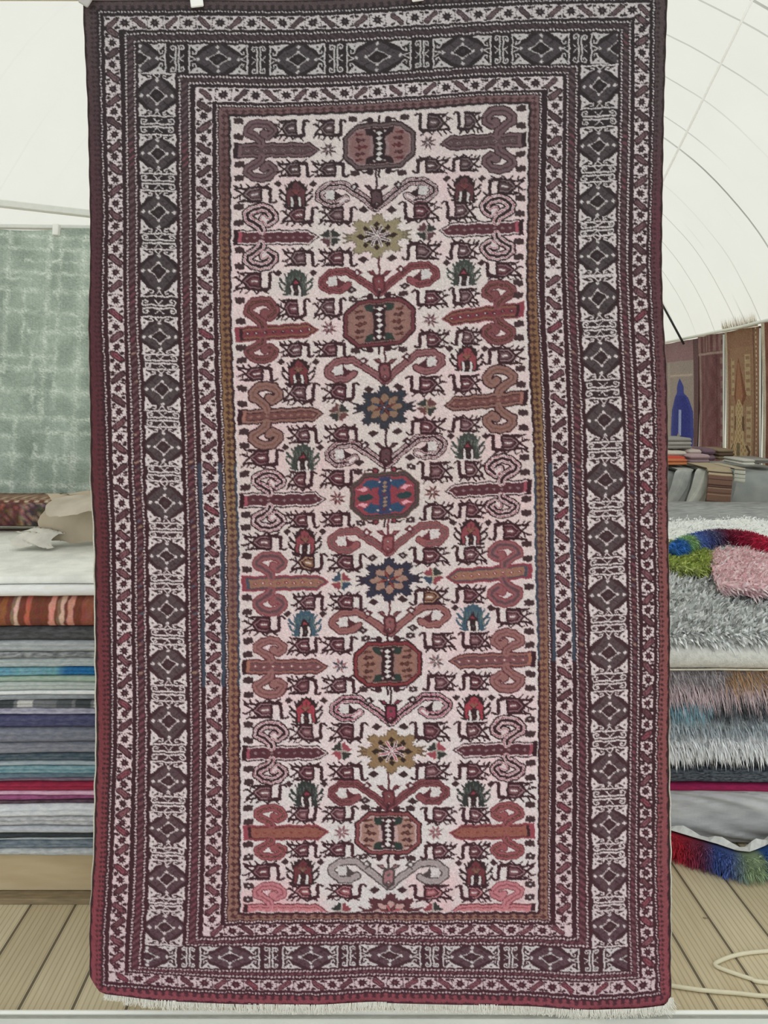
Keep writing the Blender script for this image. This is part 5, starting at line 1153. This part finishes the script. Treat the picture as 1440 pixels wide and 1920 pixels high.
patch('rose pink shaggy rug corner on top of the right stack', [at(1352, 1108, ZP), at(1338, 1085, ZP), at(1330, 1052, ZP), at(1338, 1040, ZP), at(1560, 1030, ZP), at(1600, 1110, ZP), at(1460, 1118, ZP)], ZP-.01, (206, 172, 176), (230, 206, 206), 71, 3600, .032, .0042)
patch('lime green shaggy rug corner on top of the right stack', [at(1205, 1070, ZP), at(1190, 1030, ZP), at(1250, 1023, ZP), at(1336, 1044, ZP), at(1336, 1066, ZP), at(1312, 1078, ZP), at(1250, 1068, ZP)], ZP-.01, (138, 150, 84), (182, 192, 120), 73, 2200, .030, .0040)
# white fur rug heaped behind
wf = empty('fur_rug', (1.9, 3.5, ZS)); tag(wf, 'thick white fur rug heaped at the back of the right stack', 'rug')
nx, ny = 70, 40; Xg, Tg = np.meshgrid(np.linspace(1.0, 2.75, nx), np.linspace(0, 1, ny))
def zf(x, t): return ZS+.03+(.090+.016*noise1(x*5, 4))*np.sin(np.clip(t*1.25, 0, 1)*math.pi/2)**.7*(.42+.58*np.clip((x-1.36)/.12, 0, 1))
Yg = 3.36+.55*Tg-.03*np.sin(Xg*3); Zg = zf(Xg, Tg); V = np.stack([Xg, Yg, Zg], 2).reshape(-1, 3)
mesh('base', V, grid(nx, ny), mat('white_fur_base', (232, 234, 228)), wf)
sel = RN.integers(0, len(V), 7000); tufts('pile', V[sel]+RN.normal(0, .008, (7000, 3)), np.tile(np.array([0, -.4, .8]), (7000, 1)), .03, .0028, np.tile(np.array([240, 241, 236.]), (7000, 1)), shag, wf, (0, -.2, -.5), 81)
# fluffy multicoloured strip, twice
def strip(name, label, path, r, stops, seed, n=5200, backing=None, lean=(0, -.3, -.6), ln=.03):
    pts = np.array(path); seg = np.linalg.norm(np.diff(pts, axis=0), axis=1); cu = np.r_[0, np.cumsum(seg)]/seg.sum()
    o = empty(name, tuple(pts[0])); tag(o, label, 'fur strip')
    ts = np.linspace(0, 1, 40); cen = np.stack([np.interp(ts, cu, pts[:, k]) for k in range(3)], 1)
    rr = [r*(.35+.65*min(1, 8*t)) for t in ts]
    def colat(t): return np.stack([np.interp(t, [s[0] for s in stops], [s[1][k] for s in stops]) for k in range(3)], 1)
    mb = MB().tube(cen, rr, 12); cols_ = np.repeat(colat(ts), 12, axis=0); mesh('core', mb.v, mb.f, shag, o, True, cols_*.8)
    rg = np.random.default_rng(seed); t = rg.uniform(0, 1, n); c = np.stack([np.interp(t, cu, pts[:, k]) for k in range(3)], 1)
    dx = np.stack([np.interp(np.clip(t+.02, 0, 1), cu, pts[:, k])-np.interp(np.clip(t-.02, 0, 1), cu, pts[:, k]) for k in range(3)], 1); dx /= np.linalg.norm(dx, axis=1)[:, None]+1e-9
    a1 = np.cross(dx, np.array([0, 0, 1.])); a1 /= np.linalg.norm(a1, axis=1)[:, None]+1e-9; a2 = np.cross(a1, dx); an = rg.uniform(0, 2*math.pi, n)
    nr = a1*np.cos(an)[:, None]+a2*np.sin(an)[:, None]; rl = np.interp(t, ts, rr)
    base = c+nr*(rl*.9)[:, None]
    if backing:
        k = (nr[:, 1] < .25) & (nr[:, 2] < .94); base, nr, t = base[k], nr[k], t[k]
    cl = colat(t)*(1+rg.normal(0, .1, (len(t), 1)))
    tufts('fur', base, nr+np.array([0, -.15, .1]), ln, .0016, cl, shag, o, lean, seed+2)
    if backing:
        mid, wdt, lift = backing; V = []; 
        for j, tt in enumerate(np.linspace(0, 1, 24)):
            q = np.array([np.interp(tt, cu, pts[:, k]) for k in range(3)]); e_ = .006*math.sin(j*1.3)
            V += [tuple(q+np.array([0, -r*.15, r*1.02+lift])), tuple(q+np.array([.01, wdt*.45+e_, r*.95+lift+e_])), tuple(q+np.array([.02, wdt+e_, r*.35]))]
        mesh('backing', V, grid(3, 24), mat('white_backing', (238, 240, 236), rough=.5), o, False)
    return o
B_, GN, PU, CR = (58, 112, 176), (126, 164, 112), (92, 86, 118), (160, 44, 72)
ZQ = ZP+.05
pth = [(*at(px, py, ZQ), ZQ) for px, py in ((1262, 1034), (1290, 1020), (1325, 1010), (1360, 1006), (1400, 1010), (1440, 1024), (1500, 1034), (1560, 1040))]
strip('fluffy_strip', 'fluffy blue, green, purple and red fur strip lying on top of the right stack', pth, .034, [(0, B_), (.10, B_), (.14, GN), (.22, (140, 168, 118)), (.25, (92, 122, 184)), (.34, (84, 96, 150)), (.42, PU), (.50, (120, 40, 64)), (.60, CR), (.75, (186, 44, 74)), (1, (186, 44, 74))], 101, 6500, None, (-.3, -.25, -.5), .028)
zf_ = .036
pth = [(*at(px, py, zf_), zf_) for px, py in ((1205, 1558), (1255, 1580), (1300, 1594), (1345, 1607), (1382, 1620), (1405, 1622), (1432, 1611), (1480, 1584))]
strip('fluffy_strip', 'red, purple, blue and sage fur strip with white backing lying on the deck', pth, .036, [(0, (186, 50, 66)), (.24, (186, 50, 66)), (.36, (120, 60, 84)), (.44, (74, 96, 158)), (.52, (86, 104, 160)), (.58, (142, 160, 126)), (.66, (142, 160, 126)), (.70, (44, 84, 150)), (1, (44, 84, 150))], 111, 7000, (0, .075, .008), (0, -.25, -.45), .022)
# ---------------------------------------------------------------- farther right: slab of rugs, cloth-covered table, hanging rugs
XB0, XB1 = 1.45, 2.9
o = slab('folded_rug', XB0, XB1, .66, .835, 4.0, .65, fm('streaky_wool', (108, 110, 110), (166, 168, 166), vs=16, st=(1, 9, 1)), 121, True, .004); tag(o, 'grey streaked rug pile behind the white fur rug', 'rug')
o = slab('folded_rug', XB0-.05, XB1, .48, .655, 3.97, .7, fm('dark_wool', (92, 94, 92), (140, 142, 138), vs=20, st=(1, 1, 6)), 122, True, .004); tag(o, 'dull grey rug under the streaked one behind the fur rug', 'rug')
o = slab('folded_rug', XB0-.05, XB1, .0, .475, 3.99, .7, fm('grey_bulk', (120, 120, 118), (150, 150, 146), vs=20, st=(1, 1, 9)), 123, True, .004); tag(o, 'thick grey bottom bale beneath the streaked rugs', 'rug')
TY = 5.2; TZ = .95
def zT(y, D=TY): return CZ-(y-CY)*D/F
tb = empty('display_table', (2.6, TY+.5, 0)); tag(tb, 'display table hidden under a grey cloth at the right', 'table')
MB().box((2.42, TY+.55, TZ-.02), (1.0, .9, .035), bev=.004).build('tabletop', ply, tb)
for sx in (1.98, 2.86):
    for sy in (TY+.15, TY+.95): MB().box((sx, sy, (TZ-.038)/2), (.05, .05, TZ-.038), bev=.004).build('leg', ply, tb)
def cloth():
    nx, nt = 120, 30; V = []
    for i in range(nx):
        x = 1.97+.96*i/(nx-1)
        for j in range(nt):
            t = j/(nt-1)
            if t < .4: y, z = TY+.98-(t/.4)*.93, TZ+.004+.004*math.sin(x*20)
            else:
                s = (t-.4)/.6; hang = .24+.09*math.sin(i*.07+1); y = TY+.05-.03*s*math.sin(s*3)-.03*s*(1+math.sin(x*24))*.5-.03*min(1, s*6); z = TZ-hang*1.6*s
            V.append((x, y, z))
    o = mesh('table_cloth', V, grid(nt, nx), mat('grey_cloth', (142, 146, 144), col2=(160, 164, 160), vscale=6), None, True); tag(o, 'grey cloth hanging over the display table', 'cloth')
cloth()
# rolled grey edges of throws at the table's left
def throw(x0, x1, c1, c2, label, seed, drop, ztop, yoff=0.0, grp=None):
    nt, nx = 26, 16; V = []; r = .09
    for i in range(nx):
        x = x0+(x1-x0)*i/(nx-1)
        for j in range(nt):
            t = j/(nt-1)
            if t < .35: y, z, sh = TY+.5-.55*t/.35+yoff, ztop, 0
            else:
                s = (t-.35)/.65; an = min(s*2.2, 1)*math.pi/2; y = TY-.05+yoff-math.sin(an)*.06; z = ztop-(1-math.cos(an))*.06-max(0, s-.2)*drop; sh = s
            V.append((x-.13*sh+.01*math.sin(i*.9+j*.3), y+.012*math.cos(i/nx*math.pi*2), z))
    V = np.array(V); V2 = V.copy(); V2[:, 1] += .012; V2[:, 2] -= .010; g1 = grid(nt, nx)
    al = np.concatenate([V, V2]); Fc = np.concatenate([g1, g1+len(V)])
    o = mesh('folded_throw', al, Fc, mat('throw_wool', c1, col2=c2, vscale=18, stretch=(1, 1, 1), bump=.3), None, True); tag(o, label, 'throw', grp)
Gt = 'textiles on the display table'
throw(2.02, 2.14, (150, 152, 148), (168, 170, 164), 'outermost grey throw drooping at the table\'s left end', 1, .24, TZ+.035, -.02, Gt)
throw(2.15, 2.265, (186, 186, 178), (200, 200, 190), 'pale cream throw curving down from the table\'s left part', 2, .26, TZ+.045, -.045, Gt)
throw(2.275, 2.355, (160, 162, 156), (176, 178, 172), 'mid grey throw drooping beside the cream one', 3, .26, TZ+.035, -.03, Gt)
throw(2.365, 2.45, (136, 138, 136), (150, 152, 150), 'dark grey throw hanging left of the brown striped blanket', 4, .28, TZ+.025, -.02, Gt)
def blanket(px0, px1, py0, py1, D, stripes, base, label, skew, th=.012):
    nu, nv = 30, 60; V = []; C_ = []
    for j in range(nv):
        t = j/(nv-1)
        for i in range(nu):
            s = i/(nu-1); px = px0+(px1-px0)*s+skew*t; py = py0+(py1-py0)*t+(px-px0)*.08
            d = D-.02*math.sin(s*3)-(.05*min(1, t*4)) + (.35*(1-t*8) if t < .125 else 0)
            zz = P(px, py, D)[2]
            zz = min(zz, TZ+.062)
            if t < .125: zz = TZ+.062+.004*(1-t*8)
            V.append((P(px, py, D)[0], d, zz))
            c = np.array(base, float)
            for (a_, b_, cl) in stripes:
                if a_ <= t < b_: c = np.array(cl, float)
            C_.append(c)
    V = np.array(V); V2 = V.copy(); V2[:, 1] += th; V2[:, 2] -= th*.6
    o = mesh('striped_blanket', np.concatenate([V, V2]), np.concatenate([grid(nu, nv), grid(nu, nv)+len(V)]), mat('blanket_wool', attr=True, var=.1, vscale=150), None, True, np.array(C_+C_)); tag(o, label, 'blanket', Gt)
K1 = (74, 54, 48); blanket(1325, 1369, 870, 943, 4.99, [(0, .16, (166, 152, 126)), (.16, .19, K1), (.19, .24, (176, 160, 132)), (.34, .37, K1), (.48, .51, K1), (.54, .56, K1), (.56, .59, (176, 152, 128)), (.68, .71, K1), (.73, .75, (168, 140, 118)), (.90, 1, (84, 66, 60))], (128, 98, 84), 'brown blanket with dark stripes hanging over the table front', -7)
blanket(1371, 1391, 868, 900, 4.99, [(0, .3, (170, 160, 138)), (.3, .36, (110, 110, 100)), (.55, .6, (110, 110, 100)), (.78, .82, (120, 120, 110))], (196, 196, 182), 'small pale blanket with grey stripes beside the brown one', -1)
def bundle(px0, px1, py0, py1, D, c1, c2, label, rot=0, layers=2, dep=.3):
    x0, x1 = P(px0, 0, D)[0], P(px1, 0, D)[0]; z1, z0 = P(0, py0, D)[2], P(0, py1, D)[2]
    o = empty('folded_textile', ((x0+x1)/2, D, z0)); tag(o, label, 'textile', Gt)
    hh = z1-z0; z0 = max(z0, TZ+.052); z1 = z0+hh; h = (z1-z0)/layers; rot *= .25
    for k in range(layers):
        MB().box(((x0+x1)/2+.005*math.sin(k*3), D+dep/2, z0+h*(k+.5)), (x1-x0, dep, h*.92), rz=rot, bev=h*.42).build('layer', mat('textile', c1 if k % 2 == 0 else c2, var=.15, vscale=60, stretch=(6, 1, 1)), o, True)
bundle(1252, 1298, 821, 842, 5.55, (148, 146, 140), (166, 164, 156), 'grey folded textiles stacked high at the table\'s far left', .1, 3)
bundle(1252, 1290, 846, 856, 5.45, (196, 188, 176), (206, 200, 188), 'cream folded textile under the grey ones', 0, 1)
bundle(1252, 1287, 856, 864, 5.35, (186, 78, 62), (196, 90, 70), 'bright red folded textile on the table', 0, 1)
bundle(1250, 1290, 863, 874, 5.27, (204, 132, 88), (188, 110, 76), 'orange striped folded textile nearest the red one', 0, 2)
bundle(1290, 1316, 843, 862, 5.5, (206, 194, 184), (192, 178, 170), 'pale folded textile between the red and the mauve ones', .2, 2)
bundle(1292, 1332, 856, 874, 5.35, (146, 124, 130), (168, 146, 148), 'mauve striped folded textile in front of the pale one', .15, 2)
bundle(1318, 1346, 843, 866, 5.6, (132, 108, 118), (118, 96, 106), 'plum folded textile standing behind the mauve one', -.2, 2)
bundle(1346, 1378, 852, 872, 5.7, (140, 122, 98), (108, 90, 74), 'brown and cream patterned folded textile behind the blanket', .1, 3)
bundle(1392, 1416, 873, 884, 5.25, (212, 210, 200), (188, 186, 178), 'white folded textile right of the small pale blanket', .1, 2)
bundle(1412, 1450, 872, 880, 5.4, (120, 116, 110), (150, 146, 140), 'dark folded textile at the right end of the table', -.1, 2)
# row of rugs hanging along the right side
WX = 3.0
def wy(px): return WX*F/(px-CX)
def hung(px0, px1, ztop, label, colf, nm='hanging_rug', zoff=0, fringe=False):
    y0, y1 = wy(px0), wy(px1); nu, nv = 110, 220; s, t = np.meshgrid(np.linspace(0, 1, nu), np.linspace(0, 1, nv))
    Yv = y0+(y1-y0)*s; zb = .5; Zv = ztop+(zb-ztop)*t; Xv = WX+.012*np.sin(s*9+t)+.01*np.sin(t*4)+zoff
    c = colf(s, t)+RN.normal(0, 7, s.shape)[..., None]
    o = empty(nm, (WX, (y0+y1)/2, zb)); tag(o, label, 'rug', 'rugs hanging along the right side')
    mesh('pile', np.stack([Xv, Yv, Zv], 2).reshape(-1, 3), grid(nu, nv), mat('old_pile', attr=True, var=.15, vscale=120), o, True, c.reshape(-1, 3))
    mesh('backing', np.stack([Xv+.012, Yv, Zv], 2)[::12, ::12].reshape(-1, 3), grid(len(range(0, nu, 12)), len(range(0, nv, 12))), mat('back_weave', (140, 118, 104)), o)
    if fringe:
        n = 160; q = []; ff = []
        for k in range(n):
            yy = y0+(y1-y0)*k/n; L_ = RN.uniform(.06, .13); b0 = len(q); q += [(WX-.01, yy, ztop), (WX-.01, yy+.008, ztop), (WX-.03, yy+.006+RN.normal(0, .01), ztop+L_)]; ff.append((b0, b0+1, b0+2))
        tag(mesh('fringe', q, ff, mat('old_fringe', (190, 176, 150), var=.3, vscale=30), o, False), kind='stuff')
def base_(s, c): return np.tile(np.array(c, float), s.shape+(1,))
def setc(c, m, v): c[m] = v
def c1f(s, t):
    c = base_(s, (132, 112, 112)); m = (s > .12) & (s < .88) & (t > .13); setc(c, m, (150, 138, 132)); setc(c, (s > .05) & (s < .12), (160, 150, 142)); setc(c, (t < .13), (140, 112, 116)); setc(c, (s > .84), (98, 74, 76))
    # blue pointed medallion
    w_ = np.interp(t, [.24, .27, .30, .34, .37, .46, .60, .80], [0, .06, .10, .10, .20, .32, .34, .30]); setc(c, (np.abs(s-.5) < w_) & (t > .24), (62, 70, 140)); setc(c, (np.abs(s-.5) < w_*.75) & (t > .36) & (t < .7), (52, 58, 128))
    setc(c, (np.abs(s-.5) < .035) & (t > .45) & (t < .62), (150, 160, 196)); w2 = np.interp(t, [.60, .66, .74, 1], [0, .12, .24, .26]); setc(c, (np.abs(s-.47) < w2) & (t > .60), (146, 138, 128))
    setc(c, (np.abs(t-.225) < .006) & (s > .12) & (s < .8), (176, 160, 150)); return c
def c2f(s, t):
    c = base_(s, (108, 74, 76)); setc(c, (s > .82) & (np.sin(t*90) > -.2), (126, 104, 100)); setc(c, (np.abs(s-.05) < .03), (140, 118, 112)); setc(c, (t < .10) & (np.sin(s*40) > 0), (132, 104, 100)); setc(c, (np.abs(t-.11) < .008), (150, 130, 122))
    n = np.sin(s*17+np.sin(t*13)*2)*np.sin(t*31); c += (n*9)[..., None]; setc(c, (s > .2) & (s < .22) & (t > .12), (130, 96, 94)); setc(c, (s > .7) & (s < .72) & (t > .12), (84, 56, 58)); c[..., 0] += 12*np.clip(t-.4, 0, 1); return c
def c3f(s, t):
    c = base_(s, (136, 104, 84)); setc(c, (s > .12) & (s < .80) & (t > .1), (142, 112, 90)); setc(c, (s > .78) & (s < .80), (96, 70, 58)); setc(c, (s > .84) & (s < .87) & (np.sin(t*260) > 0), (190, 172, 146)); setc(c, (s < .05), (176, 164, 144)); setc(c, (s > .94), (110, 70, 58))
    cr = (170, 150, 118)
    for cx, lo, hi in ((.20, .15, .36), (.66, .14, .36), (.17, .42, .95), (.67, .42, .95)): setc(c, (np.abs(s-cx) < .055) & (t > lo) & (t < hi) & ((np.sin(t*150) > -.25) | (np.abs(s-cx) > .04)), cr)
    w_ = np.interp(t, [.15, .22, .36, .42, .43], [0, .08, .20, .10, 0]); setc(c, (np.abs(s-.43) < w_) & (t > .15), (118, 78, 60)); setc(c, (np.abs(s-.43) < w_*.6) & (t > .18), (146, 104, 80))
    w_ = np.interp(t, [.38, .42, .50, .60, .66, .72, .80, .9, 1], [.02, .12, .12, .14, .26, .20, .10, .12, .26]); setc(c, (np.abs(s-.43) < w_) & (t > .38), (172, 152, 116)); setc(c, (np.abs(s-.43) < w_-.03) & (t > .38) & (np.sin(t*170)*np.sin(s*70) > .2), (146, 116, 88))
    setc(c, (np.abs(s-.43) < .05) & (np.abs(t-.66) < .04), (104, 92, 70)); m = (np.abs(np.abs(s-.43)-w_) < .025) & (t > .42); setc(c, m & (np.sin(t*40) > 0), (96, 72, 56)); return c
def c4f(s, t):
    c = base_(s, (122, 78, 66)); setc(c, (s < .07), (190, 180, 160)); n = np.sin(s*23+t*9)*np.sin(t*47); c += (n*10)[..., None]; setc(c, (s > .2) & (s < .23) & (np.sin(t*200) > 0), (166, 136, 116)); return c
hung(1246, 1307.6, 2.04, 'mauve-bordered rug with a deep blue pointed medallion hanging at the right', c1f)
hung(1308.4, 1355.6, 2.05, 'worn dark maroon rug hanging between the blue and the brown ones', c2f, fringe=False)
hung(1358.4, 1424.4, 2.05, 'brown runner with cream ladder motifs and fringe on top', c3f, fringe=True)
hung(1426.8, 1500, 2.07, 'reddish brown rug hanging at the right edge of the photo', c4f)
rl = MB().tube([(WX-.05, wy(1240), 2.045), (WX-.05, wy(1400), 2.06), (WX-.05, wy(1510), 2.085)], .013, 10).build('display_rail', steel, None, True); tag(rl, 'white rail above the row of rugs hanging at the right', 'rail')
for px in (1357, 1425.5):
    y_ = wy(px); o = MB().tube([(WX+.0, y_, 0), (WX+.0, y_, 2.03)], .008, 8).build('rail_post', steel, None, True)
    tag(o, {1357: 'white post between the maroon rug and the brown runner', 1425.5: 'white post between the brown runner and the reddish brown rug'}[px], 'post', 'posts of the right rail')
# tension cord and dark strut under the tent roof
q0, q1 = Vector(P(1200, 425, 4.2)), Vector(P(1440, -60, 3.4))
tag(MB().tube([q0.lerp(q1, t) for t in np.linspace(0, 1, 6)], .0062, 8).build('tension_rod', mat('white_rod', (255, 255, 252), rough=.4, var=.0), None, True), 'thin white rod slanting across the tent roof at the right', 'rod')
q0, q1 = Vector(P(1225, 540, 7.7)), Vector(P(1282, 645, 7.3))
tag(MB().tube([q0.lerp(q1, t) for t in np.linspace(0, 1, 4)], .011, 8).build('dark_strut', mat('black_metal', (40, 38, 36), rough=.5), None, True), 'short black strut above the blue medallion rug', 'strut')
# cable on the deck
def sm(pts, n=14):
    pts = [np.array(p) for p in pts]; pts = [2*pts[0]-pts[1]]+pts+[2*pts[-1]-pts[-2]]; o = []
    for i in range(1, len(pts)-2):
        for k in range(n):
            t = k/n; a_, b_, c_, d_ = pts[i-1:i+3]; o.append(.5*((2*b_)+(-a_+c_)*t+(2*a_-5*b_+4*c_-d_)*t*t+(-a_+3*b_-3*c_+d_)*t**3))
    o.append(pts[-2]); return o
pc = [(1225, 1842), (1258, 1848), (1320, 1857), (1380, 1862), (1440, 1868), (1600, 1876), (1740, 1872), (1640, 1856), (1440, 1842), (1405, 1834), (1355, 1817), (1341, 1809), (1349, 1802), (1372, 1793), (1400, 1787), (1440, 1783), (1560, 1775), (1700, 1760)]
pth = sm([floorP(px, py, .0055) for px, py in pc]); tag(MB().tube(pth, .0050, 10).build('extension_cable', mat('cream_cable', (222, 214, 186), rough=.45, var=.05), None, True), 'cream cable looping on the deck beside the patterned rug', 'cable')
